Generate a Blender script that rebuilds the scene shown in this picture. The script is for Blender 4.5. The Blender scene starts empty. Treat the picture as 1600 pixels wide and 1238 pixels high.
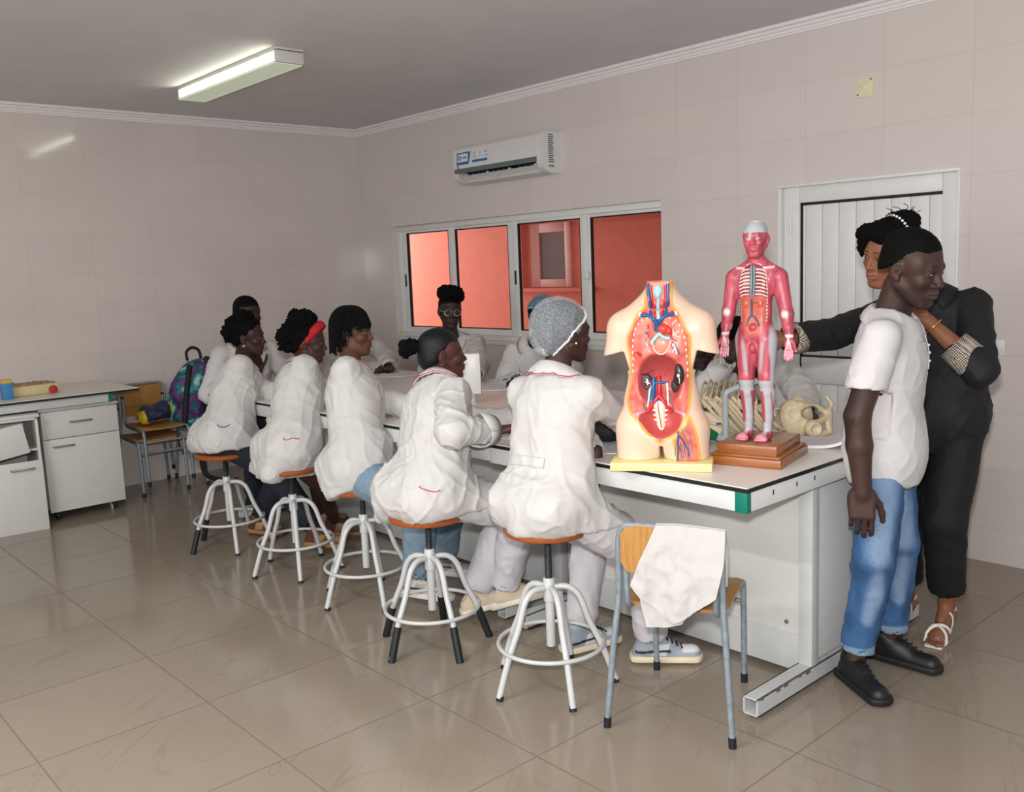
import bpy, bmesh, math, random
import numpy as np
from mathutils import Vector, Matrix
from mathutils.bvhtree import BVHTree
random.seed(7)
C = bpy.context.scene.collection
SC = bpy.context.scene
# ------------------------------------------------------------------ camera
cam_d = bpy.data.cameras.new('camera'); cam = bpy.data.objects.new('camera', cam_d); C.objects.link(cam)
cam_d.sensor_fit = 'HORIZONTAL'; cam_d.sensor_width = 36.0
cam_d.lens = 1439.31 / 1600 * 36.0
FWD = Vector((-0.73609276, 0.6623069, -0.1397033)); RGT = Vector((0.67250185, 0.7390232, -0.03982422)); UPV = Vector((-0.07686813, 0.12326505, 0.98939225))
M3 = Matrix((RGT, UPV, -FWD)).transposed()
cam.matrix_world = Matrix.Translation((7.453, -4.897, 1.622)) @ M3.to_4x4()
cam_d.clip_start = 0.05
SC.camera = cam
# ------------------------------------------------------------------ world, flash, ambient, exposure
W = bpy.data.worlds.new('world'); SC.world = W; W.use_nodes = True
W.node_tree.nodes['Background'].inputs[0].default_value = (0.93, 0.97, 1.0, 1)
W.node_tree.nodes['Background'].inputs[1].default_value = 0.50
def lamp(name, kind, loc, energy, color=(1,1,1), target=None, **kw):
    d = bpy.data.lights.new(name, kind); d.energy = energy; d.color = color
    for k, v in kw.items(): setattr(d, k, v)
    o = bpy.data.objects.new(name, d); C.objects.link(o); o.location = loc
    if target is not None:
        o.rotation_euler = (Vector(target) - Vector(loc)).to_track_quat('-Z', 'Y').to_euler()
    return o
# on-camera flash, a hand above the lens
lamp('camera_flash', 'AREA', (7.44, -4.90, 1.80), 76, (1.0, 0.98, 0.965), (4.6, -2.0, 1.25), size=0.09, shape='DISK')
# added overhead fill further back in the room, no such fixture is seen
lamp('overhead_fill', 'AREA', (4.6, -5.6, 2.86), 58, (0.97, 1.0, 0.93), (4.6, -5.6, 0), size=1.25, size_y=0.1, shape='RECTANGLE')
# added, unseen soft fill behind the photographer that brightens the back wall
lamp('rear_fill', 'AREA', (6.2, -7.1, 1.9), 82, (1.0, 0.97, 0.95), (5.4, 0.0, 1.7), size=3.6, size_y=1.6, shape='RECTANGLE')
# daylight in the passage outside the window
lamp('passage_daylight', 'AREA', (-2.6, 1.0, 2.0), 165, (1.0, 0.97, 0.93), (1.2, 1.2, 1.4), size=1.6)
SC.view_settings.view_transform = 'Standard'; SC.view_settings.look = 'None'
SC.view_settings.gamma = 1.0; SC.view_settings.use_curve_mapping = False
SC.view_settings.exposure = 0.14

# ------------------------------------------------------------------ materials
def lin(c):
    return tuple(((v/255)/12.92 if v/255 <= 0.04045 else ((v/255+0.055)/1.055)**2.4) for v in c[:3])
def nd(nt, t, **kw):
    n = nt.nodes.new(t)
    for k, v in kw.items(): setattr(n, k, v)
    return n
def mat(name, rgb, rough=0.5, metal=0.0, var=0.06, scale=18.0, bump=0.0, bscale=60.0, spec=0.5, coat=0.0, sss=0.0, attr=False, stretch=None):
    """procedural material: base colour (or a colour attribute) with fine noise variation and bump"""
    m = bpy.data.materials.new(name); m.use_nodes = True; nt = m.node_tree
    b = nt.nodes['Principled BSDF']
    b.inputs['Roughness'].default_value = rough; b.inputs['Metallic'].default_value = metal
    b.inputs['Specular IOR Level'].default_value = spec; b.inputs['Coat Weight'].default_value = coat
    b.inputs['Coat Roughness'].default_value = 0.08
    tc = nd(nt, 'ShaderNodeTexCoord'); vec = tc.outputs['Object']
    if stretch:
        mp = nd(nt, 'ShaderNodeMapping'); mp.inputs['Scale'].default_value = stretch
        nt.links.new(vec, mp.inputs[0]); vec = mp.outputs[0]
    nz = nd(nt, 'ShaderNodeTexNoise'); nz.inputs['Scale'].default_value = scale; nz.inputs['Detail'].default_value = 4
    nt.links.new(vec, nz.inputs['Vector'])
    mx = nd(nt, 'ShaderNodeMix', data_type='RGBA', blend_type='MULTIPLY'); mx.inputs[0].default_value = 1.0
    mr = nd(nt, 'ShaderNodeMapRange'); mr.inputs[3].default_value = 1-var*1.6; mr.inputs[4].default_value = 1+var*1.6
    mr.inputs[1].default_value = 0.2; mr.inputs[2].default_value = 0.8
    nt.links.new(nz.outputs[0], mr.inputs[0]); nt.links.new(mr.outputs[0], mx.inputs[7])
    if attr:
        at = nd(nt, 'ShaderNodeAttribute', attribute_name='Col'); nt.links.new(at.outputs[0], mx.inputs[6])
    else:
        mx.inputs[6].default_value = (*lin(rgb), 1)
    nt.links.new(mx.outputs[2], b.inputs['Base Color'])
    if bump:
        n2 = nd(nt, 'ShaderNodeTexNoise'); n2.inputs['Scale'].default_value = bscale; n2.inputs['Detail'].default_value = 5
        nt.links.new(vec, n2.inputs['Vector'])
        bp = nd(nt, 'ShaderNodeBump'); bp.inputs['Strength'].default_value = bump; bp.inputs['Distance'].default_value = 0.01
        nt.links.new(n2.outputs[0], bp.inputs['Height']); nt.links.new(bp.outputs[0], b.inputs['Normal'])
    return m
def math_node(nt, op, a, b=None, c=None):
    n = nd(nt, 'ShaderNodeMath', operation=op)
    for i, v in enumerate((a, b, c)):
        if v is None: continue
        if isinstance(v, (int, float)): n.inputs[i].default_value = v
        else: nt.links.new(v, n.inputs[i])
    return n.outputs[0]
def tile_mat(name, rgb, grout, axes, pitch, offs, gw, rough, veins=None, groutmix=1.0, var=0.03):
    """glossy tiles: grout grid from world position on two axes"""
    m = bpy.data.materials.new(name); m.use_nodes = True; nt = m.node_tree; b = nt.nodes['Principled BSDF']
    geo = nd(nt, 'ShaderNodeNewGeometry'); sp = nd(nt, 'ShaderNodeSeparateXYZ'); nt.links.new(geo.outputs['Position'], sp.inputs[0])
    masks = []; ids = []
    for ax, p, o in zip(axes, pitch, offs):
        t = math_node(nt, 'DIVIDE', math_node(nt, 'SUBTRACT', sp.outputs[ax], o), p)
        fr = math_node(nt, 'FRACT', t); ids.append(math_node(nt, 'FLOOR', t))
        dist = math_node(nt, 'MULTIPLY', math_node(nt, 'MINIMUM', fr, math_node(nt, 'SUBTRACT', 1.0, fr)), p)
        masks.append(math_node(nt, 'LESS_THAN', dist, gw/2))
    gm = math_node(nt, 'MAXIMUM', *masks)
    cb = nd(nt, 'ShaderNodeCombineXYZ'); nt.links.new(ids[0], cb.inputs[0]); nt.links.new(ids[1], cb.inputs[1])
    wn = nd(nt, 'ShaderNodeTexWhiteNoise'); nt.links.new(cb.outputs[0], wn.inputs[0])
    nz = nd(nt, 'ShaderNodeTexNoise'); nz.inputs['Scale'].default_value = 2.2; nz.inputs['Detail'].default_value = 5
    nt.links.new(geo.outputs['Position'], nz.inputs['Vector'])
    fac = math_node(nt, 'ADD', math_node(nt, 'MULTIPLY', math_node(nt, 'SUBTRACT', nz.outputs[0], 0.5), var*3), math_node(nt, 'MULTIPLY', math_node(nt, 'SUBTRACT', wn.outputs[0], 0.5), var))
    mul = math_node(nt, 'ADD', fac, 1.0)
    mx = nd(nt, 'ShaderNodeMix', data_type='RGBA', blend_type='MULTIPLY'); mx.inputs[0].default_value = 1
    mx.inputs[6].default_value = (*lin(rgb), 1); nt.links.new(mul, mx.inputs[7]); col = mx.outputs[2]
    if veins:
        add = nd(nt, 'ShaderNodeVectorMath', operation='ADD'); nt.links.new(geo.outputs['Position'], add.inputs[0])
        sc = nd(nt, 'ShaderNodeVectorMath', operation='SCALE'); nt.links.new(cb.outputs[0], sc.inputs[0]); sc.inputs['Scale'].default_value = 3.7
        nt.links.new(sc.outputs[0], add.inputs[1])
        mr_ = nd(nt, 'ShaderNodeMapping'); mr_.inputs['Rotation'].default_value = (0, 0, math.radians(-122)); nt.links.new(add.outputs[0], mr_.inputs[0])
        mp = nd(nt, 'ShaderNodeMapping'); mp.inputs['Scale'].default_value = (0.8, 3.0, 1)
        nt.links.new(mr_.outputs[0], mp.inputs[0])
        for scl, wdt, strength in ((1.2, 0.007, 0.27), (2.3, 0.007, 0.17)):
            vn = nd(nt, 'ShaderNodeTexNoise'); vn.inputs['Scale'].default_value = scl; vn.inputs['Detail'].default_value = 2.5; vn.inputs['Roughness'].default_value = 0.5; vn.inputs['Distortion'].default_value = 0.5
            nt.links.new(mp.outputs[0], vn.inputs['Vector'])
            a = math_node(nt, 'ABSOLUTE', math_node(nt, 'SUBTRACT', vn.outputs[0], 0.52))
            v = nd(nt, 'ShaderNodeMapRange'); v.inputs[1].default_value = 0.0; v.inputs[2].default_value = wdt; v.inputs[3].default_value = strength; v.inputs[4].default_value = 0
            nt.links.new(a, v.inputs[0])
            gate = nd(nt, 'ShaderNodeTexNoise'); gate.inputs['Scale'].default_value = 3.1; nt.links.new(add.outputs[0], gate.inputs['Vector'])
            g2 = nd(nt, 'ShaderNodeMapRange'); g2.inputs[1].default_value = 0.36; g2.inputs[2].default_value = 0.50; nt.links.new(gate.outputs[0], g2.inputs[0])
            vv = math_node(nt, 'MULTIPLY', v.outputs[0], g2.outputs[0])
            m2 = nd(nt, 'ShaderNodeMix', data_type='RGBA'); nt.links.new(vv, m2.inputs[0]); nt.links.new(col, m2.inputs[6]); m2.inputs[7].default_value = (*lin(veins), 1)
            col = m2.outputs[2]
    m3 = nd(nt, 'ShaderNodeMix', data_type='RGBA'); nt.links.new(math_node(nt, 'MULTIPLY', gm, groutmix), m3.inputs[0]); nt.links.new(col, m3.inputs[6]); m3.inputs[7].default_value = (*lin(grout), 1)
    nt.links.new(m3.outputs[2], b.inputs['Base Color'])
    rr = math_node(nt, 'ADD', math_node(nt, 'MULTIPLY', gm, 0.4), rough); nt.links.new(rr, b.inputs['Roughness'])
    bp = nd(nt, 'ShaderNodeBump'); bp.inputs['Strength'].default_value = 0.25; bp.inputs['Distance'].default_value = 0.002
    hn = nd(nt, 'ShaderNodeTexNoise'); hn.inputs['Scale'].default_value = 3.0; nt.links.new(geo.outputs['Position'], hn.inputs['Vector'])
    nt.links.new(math_node(nt, 'SUBTRACT', math_node(nt, 'MULTIPLY', hn.outputs[0], 0.6), gm), bp.inputs['Height']); nt.links.new(bp.outputs[0], b.inputs['Normal'])
    return m

# ------------------------------------------------------------------ mesh helpers
def link(name, me, m=None, parent=None, smooth=False):
    o = bpy.data.objects.new(name, me); C.objects.link(o)
    if m is not None: me.materials.append(m)
    if smooth: me.shade_smooth()
    if parent is not None: o.parent = parent
    return o
def obj(name, bm, m, parent=None, smooth=False, auto=None):
    bmesh.ops.recalc_face_normals(bm, faces=bm.faces)
    me = bpy.data.meshes.new(name); bm.to_mesh(me); bm.free()
    if auto is not None:
        me.shade_smooth(); me.set_sharp_from_angle(angle=math.radians(auto))
    return link(name, me, m, parent, smooth)
def tag(o, label, cat, group=None):
    o['label'] = label; o['category'] = cat
    if group: o['group'] = group
    return o
def thing(name, label, cat, loc=(0,0,0), rz=0.0, group=None):
    o = bpy.data.objects.new(name, None); C.objects.link(o); o.location = loc; o.rotation_euler = (0,0,rz); o.empty_display_size = 0.1
    return tag(o, label, cat, group)
def struct(o): o['kind'] = 'structure'; return o
def box(bm, lo, hi, bev=0.0, M=None, seg=2):
    ret = bmesh.ops.create_cube(bm, size=1.0); vs = ret['verts']
    for v in vs:
        v.co = Vector(((lo[i]+hi[i])/2 + v.co[i]*(hi[i]-lo[i]) for i in range(3)))
    if bev > 0:
        es = list({e for v in vs for e in v.link_edges})
        r = bmesh.ops.bevel(bm, geom=es, offset=bev, segments=seg, affect='EDGES', profile=0.5)
        vs = list({v for f in r['faces'] for v in f.verts} | {v for v in vs if v.is_valid})
    if M is not None:
        for v in vs: v.co = M @ v.co
    return vs
def bxo(name, lo, hi, m, parent=None, bev=0.0, M=None, seg=2):
    bm = bmesh.new(); box(bm, lo, hi, bev, M, seg); return obj(name, bm, m, parent, auto=40 if bev else None)
def smooth_path(pts, n=6, closed=False):
    """Catmull-Rom through points"""
    P_ = [np.array(p, float) for p in pts]; out = []; L = len(P_)
    rng = range(L if closed else L-1)
    for i in rng:
        p1 = P_[i]; p2 = P_[(i+1) % L]
        p0 = P_[i-1] if (i > 0 or closed) else p1; p3 = P_[(i+2) % L] if (i+2 < L or closed) else p2
        for k in range(n):
            t = k/n
            out.append(0.5*((2*p1)+(-p0+p2)*t+(2*p0-5*p1+4*p2-p3)*t*t+(-p0+3*p1-3*p2+p3)*t**3))
    if not closed: out.append(P_[-1])
    return out
def tube(bm, pts, r, seg=10, closed=False, cap=True, flat=None, up=None):
    """tube along points; r number or list; flat=(a,b) scales the two section axes"""
    pts = [Vector(p) for p in pts]; n = len(pts)
    rs = r if hasattr(r, '__len__') else [r]*n
    rings = []; prev = None
    for i, p in enumerate(pts):
        a = pts[i-1] if (i > 0 or closed) else p; b = pts[(i+1) % n] if (i < n-1 or closed) else p
        t = (b-a)
        if t.length < 1e-9: t = Vector((0,0,1))
        t.normalize()
        if prev is None:
            ref = Vector(up) if up is not None else (Vector((0,0,1)) if abs(t.z) < 0.9 else Vector((1,0,0)))
            u = (ref - t*ref.dot(t)).normalized()
        else:
            u = prev - t*prev.dot(t)
            u = u.normalized() if u.length > 1e-6 else t.orthogonal().normalized()
        prev = u; w = t.cross(u)
        fa, fb = flat if flat else (1, 1)
        rings.append([bm.verts.new(p + (u*math.cos(2*math.pi*k/seg)*fa + w*math.sin(2*math.pi*k/seg)*fb)*rs[i]) for k in range(seg)])
    m = n if closed else n-1
    for i in range(m):
        A = rings[i]; B = rings[(i+1) % n]
        for k in range(seg):
            bm.faces.new((A[k], A[(k+1) % seg], B[(k+1) % seg], B[k]))
    if cap and not closed:
        bm.faces.new(rings[0][::-1]); bm.faces.new(rings[-1])
    return rings
def tubeo(name, pts, r, m, parent=None, seg=10, closed=False, flat=None, up=None):
    bm = bmesh.new(); tube(bm, pts, r, seg, closed, True, flat, up); return obj(name, bm, m, parent, auto=50)
def lathe(bm, prof, seg=24, M=None):
    """prof list of (r,z) bottom to top; closed with caps"""
    rings = []
    for r, z in prof:
        rings.append([bm.verts.new((r*math.cos(2*math.pi*k/seg), r*math.sin(2*math.pi*k/seg), z)) for k in range(seg)])
    for A, B in zip(rings, rings[1:]):
        for k in range(seg): bm.faces.new((A[k], A[(k+1) % seg], B[(k+1) % seg], B[k]))
    bm.faces.new(rings[0][::-1]); bm.faces.new(rings[-1])
    if M is not None:
        for R in rings:
            for v in R: v.co = M @ v.co
def latheo(name, prof, m, parent=None, seg=24, M=None, auto=40):
    bm = bmesh.new(); lathe(bm, prof, seg, M); return obj(name, bm, m, parent, auto=auto)
def ball(bm, c, r, u=12, v=8, M=None):
    ret = bmesh.ops.create_uvsphere(bm, u_segments=u, v_segments=v, radius=1.0)
    rr = r if hasattr(r, '__len__') else (r, r, r)
    for q in ret['verts']:
        p = Vector((q.co.x*rr[0], q.co.y*rr[1], q.co.z*rr[2]))
        if M is not None: p = M @ p
        q.co = p + Vector(c)
def sheet(name, borders, m, parent=None, nu=24, nv=24, thick=0.004, disp=None, off=None):
    """thin cloth/paper patch: four border polylines (bottom, right, top, left) -> Coons patch with real thickness"""
    def samp(pl, n):
        pl = np.array(smooth_path(pl, 6) if len(pl) > 2 else pl, float); s = np.r_[0, np.cumsum(np.linalg.norm(np.diff(pl, axis=0), axis=1))]; s /= s[-1]
        return np.stack([np.interp(np.linspace(0, 1, n), s, pl[:, i]) for i in range(3)], 1)
    B = samp(borders[0], nu); R = samp(borders[1], nv); T = samp(borders[2], nu); L = samp(borders[3], nv)
    u = np.linspace(0, 1, nu)[:, None, None]; v = np.linspace(0, 1, nv)[None, :, None]
    S = (1-v)*B[:, None]+v*T[:, None]+(1-u)*L[None]+u*R[None]-((1-u)*(1-v)*B[0]+u*v*T[-1]+u*(1-v)*B[-1]+(1-u)*v*T[0])
    S = S.reshape(-1, 3)
    if disp is not None: S = disp(S)
    du = np.gradient(S.reshape(nu, nv, 3), axis=0); dv = np.gradient(S.reshape(nu, nv, 3), axis=1)
    N = np.cross(du, dv).reshape(-1, 3); N /= (np.linalg.norm(N, axis=1)[:, None]+1e-9)
    V = np.vstack([S+N*thick/2, S-N*thick/2]); n = nu*nv; F = []
    for i in range(nu-1):
        for j in range(nv-1):
            a, b, c, d = i*nv+j, (i+1)*nv+j, (i+1)*nv+j+1, i*nv+j+1
            F.append((a, b, c, d)); F.append((n+d, n+c, n+b, n+a))
    ring = [i*nv for i in range(nu)]+[(nu-1)*nv+j for j in range(1, nv)]+[i*nv+nv-1 for i in range(nu-2, -1, -1)]+[j for j in range(nv-2, 0, -1)]
    for a, b in zip(ring, ring[1:]+ring[:1]): F.append((b, a, n+a, n+b))
    me = bpy.data.meshes.new(name); me.from_pydata(V.tolist(), [], F); me.shade_smooth(); me.set_sharp_from_angle(angle=math.radians(60))
    return link(name, me, m, parent)
def arc(c, r, a0, a1, n, ax1=(1,0,0), ax2=(0,0,1)):
    c, ax1, ax2 = Vector(c), Vector(ax1), Vector(ax2)
    return [c + ax1*(r*math.cos(math.radians(a0+(a1-a0)*i/n))) + ax2*(r*math.sin(math.radians(a0+(a1-a0)*i/n))) for i in range(n+1)]
def frame(o, x, y, z=(0,0,1)):
    return Matrix(((x[0], y[0], z[0], o[0]), (x[1], y[1], z[1], o[1]), (x[2], y[2], z[2], o[2]), (0,0,0,1)))
def dup(root, loc=None, rz=None):
    r = root.copy(); C.objects.link(r)
    if loc is not None: r.location = loc
    if rz is not None: r.rotation_euler = (0,0,rz)
    for ch in list(root.children):
        c = ch.copy(); C.objects.link(c); c.parent = r
        for g in ch.children:
            d = g.copy(); C.objects.link(d); d.parent = c
    return r

# ------------------------------------------------------------------ implicit-surface modeller (one continuous skin per part)
def vnoise(P_, scale, seed=0):
    p = np.asarray(P_, np.float64)*scale + seed*17.31
    i = np.floor(p).astype(np.int64); f = p-i; f = f*f*(3-2*f)
    def h(ix, iy, iz):
        n = (ix*374761393 + iy*668265263 + iz*2147483647 + seed*974634777) & 0xffffffff
        n = ((n ^ (n >> 13))*1274126177) & 0xffffffff
        return ((n ^ (n >> 16)) & 0xffff)/65535.0
    r = 0
    for dx in (0, 1):
        for dy in (0, 1):
            for dz in (0, 1):
                w = (f[:, 0] if dx else 1-f[:, 0])*(f[:, 1] if dy else 1-f[:, 1])*(f[:, 2] if dz else 1-f[:, 2])
                r = r + w*h(i[:, 0]+dx, i[:, 1]+dy, i[:, 2]+dz)
    return r*2-1
A_ = lambda *v: np.array(v, np.float32)
def cap(a, b, ra, rb=None, k=0.02, sub=False): return dict(t='c', a=np.array(a, float), b=np.array(b, float), ra=ra, rb=ra if rb is None else rb, k=k, sub=sub)
def ell(c, r, R=None, k=0.02, sub=False): return dict(t='e', c=np.array(c, float), r=np.array(r if hasattr(r, '__len__') else (r, r, r), float), R=np.eye(3) if R is None else np.array(R, float), k=k, sub=sub)
def rbox(c, h, R=None, r=0.005, k=0.005, sub=False): return dict(t='b', c=np.array(c, float), r=np.array(h, float), R=np.eye(3) if R is None else np.array(R, float), rr=r, k=k, sub=sub)
def plane(n, d, k=0.0):   # keeps the side n.p < d
    return dict(t='p', n=np.array(n, float), d=d, k=k, sub=False)
def moved(prims, M):
    """prims given in a local frame -> world by a rigid (optionally uniformly scaled) 4x4"""
    M = np.array(M); s = np.cbrt(np.linalg.det(M[:3, :3])); Q = M[:3, :3]/s; out = []
    for p in prims:
        q = dict(p)
        for key in 'abc':
            if key in q and isinstance(q[key], np.ndarray): q[key] = M[:3, :3] @ p[key] + M[:3, 3]
        for key in ('ra', 'rb', 'k', 'rr'):
            if key in q: q[key] = p[key]*s
        if 'r' in q: q['r'] = p['r']*s; q['R'] = Q @ p['R']
        if p['t'] == 'p': q['n'] = Q @ p['n']; q['d'] = p['d']*s + float(q['n'] @ M[:3, 3])
        out.append(q)
    return out
def grown(prims, off):
    out = []
    for p in prims:
        q = dict(p)
        if p['t'] == 'c': q['ra'] = p['ra']+off; q['rb'] = p['rb']+off
        elif p['t'] == 'e': q['r'] = p['r']+off
        elif p['t'] == 'b': q['r'] = p['r']+off
        out.append(q)
    return out
def bounds(prims):
    lo = np.full(3, 1e9); hi = -lo
    for p in prims:
        if p['sub'] or p['t'] == 'p': continue
        if p['t'] == 'c':
            l = np.minimum(p['a']-p['ra'], p['b']-p['rb']); u = np.maximum(p['a']+p['ra'], p['b']+p['rb'])
        else:
            e = np.abs(p['R']) @ p['r']; l = p['c']-e; u = p['c']+e
        lo = np.minimum(lo, l); hi = np.maximum(hi, u)
    return lo, hi
def evalp(p, X, Y, Z):
    if p['t'] == 'c':
        a, b = p['a'], p['b']; d = b-a; L = float(d @ d)+1e-12
        t = np.clip(((X-a[0])*d[0]+(Y-a[1])*d[1]+(Z-a[2])*d[2])/L, 0, 1)
        return np.sqrt((X-a[0]-t*d[0])**2+(Y-a[1]-t*d[1])**2+(Z-a[2]-t*d[2])**2)-(p['ra']+(p['rb']-p['ra'])*t)
    if p['t'] == 'p':
        return X*p['n'][0]+Y*p['n'][1]+Z*p['n'][2]-p['d']
    R = p['R']; dx, dy, dz = X-p['c'][0], Y-p['c'][1], Z-p['c'][2]
    q = [dx*R[0, i]+dy*R[1, i]+dz*R[2, i] for i in range(3)]
    if p['t'] == 'e':
        k0 = np.sqrt(sum((q[i]/p['r'][i])**2 for i in range(3))); k1 = np.sqrt(sum((q[i]/p['r'][i]**2)**2 for i in range(3)))+1e-9
        return k0*(k0-1)/k1
    a = [np.abs(q[i])-(p['r'][i]-p['rr']) for i in range(3)]
    return np.sqrt(sum(np.maximum(v, 0)**2 for v in a))+np.minimum(np.maximum(np.maximum(a[0], a[1]), a[2]), 0)-p['rr']
def field(prims, h, lo=None, hi=None, pad=0.02):
    l, u = bounds(prims)
    if lo is not None: l = np.maximum(l, lo)
    if hi is not None: u = np.minimum(u, hi)
    l = l-pad; u = u+pad
    ax = [np.arange(l[i], u[i]+h, h).astype(np.float32) for i in range(3)]
    v = np.full([len(a) for a in ax], 0.3, np.float32)
    for p in prims:
        if p['t'] == 'p': sl = [slice(0, len(a)) for a in ax]
        else:
            m = p['k']+3*h+0.004
            bl, bh = bounds([dict(p, sub=False)])
            sl = [slice(max(0, int((bl[i]-m-l[i])/h)), max(0, int((bh[i]+m-l[i])/h)+2)) for i in range(3)]
        X = ax[0][sl[0]][:, None, None]; Y = ax[1][sl[1]][None, :, None]; Z = ax[2][sl[2]][None, None, :]
        if X.size == 0 or Y.size == 0 or Z.size == 0: continue
        d = evalp(p, X, Y, Z).astype(np.float32); g = v[sl[0], sl[1], sl[2]]; k = p['k']
        if p['sub'] or p['t'] == 'p':
            if p['sub']: d = -d
            if k > 0:
                hh = np.clip(0.5-0.5*(g-d)/k, 0, 1); r = g+(d-g)*hh+k*hh*(1-hh)
            else: r = np.maximum(g, d)
        else:
            if k > 0:
                hh = np.clip(0.5+0.5*(g-d)/k, 0, 1); r = g+(d-g)*hh-k*hh*(1-hh)
            else: r = np.minimum(g, d)
        v[sl[0], sl[1], sl[2]] = r
    for i in range(3):   # close at the block border
        s = [slice(None)]*3; s[i] = 0; v[tuple(s)] = np.maximum(v[tuple(s)], h*0.5); s[i] = -1; v[tuple(s)] = np.maximum(v[tuple(s)], h*0.5)
    return ax, v
def nets(ax, v):
    """naive surface nets"""
    s = v < 0; nx, ny, nz = v.shape
    cnt = sum(s[i:nx-1+i, j:ny-1+j, k:nz-1+k].astype(np.int8) for i in (0, 1) for j in (0, 1) for k in (0, 1))
    ci = np.argwhere((cnt > 0) & (cnt < 8)); n = len(ci)
    if n == 0: return np.zeros((0, 3)), np.zeros((0, 4), int)
    idx = np.full((nx-1, ny-1, nz-1), -1, np.int64); idx[ci[:, 0], ci[:, 1], ci[:, 2]] = np.arange(n)
    acc = np.zeros((n, 3)); w = np.zeros(n)
    cor = [(i, j, k) for i in (0, 1) for j in (0, 1) for k in (0, 1)]
    val = {c: v[ci[:, 0]+c[0], ci[:, 1]+c[1], ci[:, 2]+c[2]] for c in cor}
    for c in cor:
        for a in range(3):
            if c[a]: continue
            d = list(c); d[a] = 1; d = tuple(d); A = val[c]; B = val[d]; m = (A < 0) != (B < 0)
            t = A/(A-B+1e-12*(A == B)); p = np.tile(np.array(c, float), (n, 1)); p[:, a] += np.where(m, t, 0)
            acc[m] += p[m]; w[m] += 1
    P_ = acc/w[:, None]
    V = np.stack([ax[a][0]+(ci[:, a]+P_[:, a])*(ax[a][1]-ax[a][0]) for a in range(3)], 1)
    F = []
    for a in range(3):
        b, c = (a+1) % 3, (a+2) % 3
        s0 = [slice(None)]*3; s1 = [slice(None)]*3; s0[a] = slice(0, -1); s1[a] = slice(1, None)
        e = s[tuple(s0)] != s[tuple(s1)]; e = np.argwhere(e)
        e = e[(e[:, b] > 0) & (e[:, c] > 0) & (e[:, b] < v.shape[b]-1) & (e[:, c] < v.shape[c]-1)]
        ins = s[e[:, 0], e[:, 1], e[:, 2]]
        def at(db, dc):
            q = e.copy(); q[:, b] += db; q[:, c] += dc; return idx[q[:, 0], q[:, 1], q[:, 2]]
        Q = np.stack([at(-1, -1), at(0, -1), at(0, 0), at(-1, 0)], 1)
        Q[~ins] = Q[~ins][:, ::-1]; F.append(Q[(Q >= 0).all(1)])
    return V, np.vstack(F)
def relax(V, F, it=2, lam=0.5):
    n = len(V); deg = np.zeros(n); E = np.vstack([F[:, [0, 1]], F[:, [1, 2]], F[:, [2, 3]], F[:, [3, 0]]])
    deg = np.bincount(E[:, 0], minlength=n)+np.bincount(E[:, 1], minlength=n)
    for _ in range(it):
        S = np.stack([np.bincount(E[:, 0], V[E[:, 1], i], n)+np.bincount(E[:, 1], V[E[:, 0], i], n) for i in range(3)], 1)/np.maximum(deg, 1)[:, None]
        V = V+lam*(S-V)
    return V
def vnormals(V, F):
    fn = np.cross(V[F[:, 2]]-V[F[:, 0]], V[F[:, 3]]-V[F[:, 1]])
    N = np.stack([sum(np.bincount(F[:, j], fn[:, i], len(V)) for j in range(4)) for i in range(3)], 1)
    return N/(np.linalg.norm(N, axis=1)[:, None]+1e-12)
def skin(prims, h, lo=None, hi=None, it=2, disp=None):
    ax, v = field(prims, h, lo, hi); V, F = nets(ax, v)
    if it: V = relax(V, F, it)
    if disp is not None:
        N = vnormals(V, F); V = V+N*disp(V, N)[:, None]
    return V, F
def meshobj(name, parts, m, parent=None, col=None, local=True):
    """parts: list of (V,F); local: subtract the parent's location so the part follows its thing"""
    off = 0; VV = []; FF = []
    for V, F in parts:
        VV.append(V); FF.append(F+off); off += len(V)
    V = np.vstack(VV); F = np.vstack(FF)
    me = bpy.data.meshes.new(name)
    cols = col(V, vnormals(V, F)) if callable(col) else None
    if parent is not None and local: Vl = V-np.array(parent.location)
    else: Vl = V
    me.vertices.add(len(V)); me.vertices.foreach_set('co', Vl.astype(np.float32).ravel())
    me.loops.add(F.size); me.loops.foreach_set('vertex_index', F.astype(np.int32).ravel())
    me.polygons.add(len(F)); me.polygons.foreach_set('loop_start', np.arange(0, F.size, 4, dtype=np.int32)); me.polygons.foreach_set('loop_total', np.full(len(F), 4, np.int32))
    me.update(); me.validate()
    if cols is not None:
        at = me.attributes.new('Col', 'FLOAT_COLOR', 'POINT'); at.data.foreach_set('color', np.c_[cols, np.ones(len(V))].astype(np.float32).ravel())
    me.shade_smooth()
    return link(name, me, m, parent)
def bvh_of(V, F): return BVHTree.FromPolygons(V.tolist(), F.tolist())
def stick(bvh, pts, off=0.002):
    out = []
    for p in pts:
        l, n, i, d = bvh.find_nearest(Vector(p)); out.append(l+n*off)
    return out
def rotm(yaw, pitch=0, roll=0):
    """columns right, forward, up; yaw is the heading of 'forward' in degrees from +X"""
    a = math.radians(yaw-90); Rz = np.array([[math.cos(a), -math.sin(a), 0], [math.sin(a), math.cos(a), 0], [0, 0, 1]])
    p = math.radians(pitch); Rx = np.array([[1, 0, 0], [0, math.cos(p), -math.sin(p)], [0, math.sin(p), math.cos(p)]])
    r = math.radians(roll); Ry = np.array([[math.cos(r), 0, math.sin(r)], [0, 1, 0], [-math.sin(r), 0, math.cos(r)]])
    return Rz @ Rx @ Ry
def xform(R, t, s=1.0):
    M = np.eye(4); M[:3, :3] = np.array(R)*s; M[:3, 3] = t; return M

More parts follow.
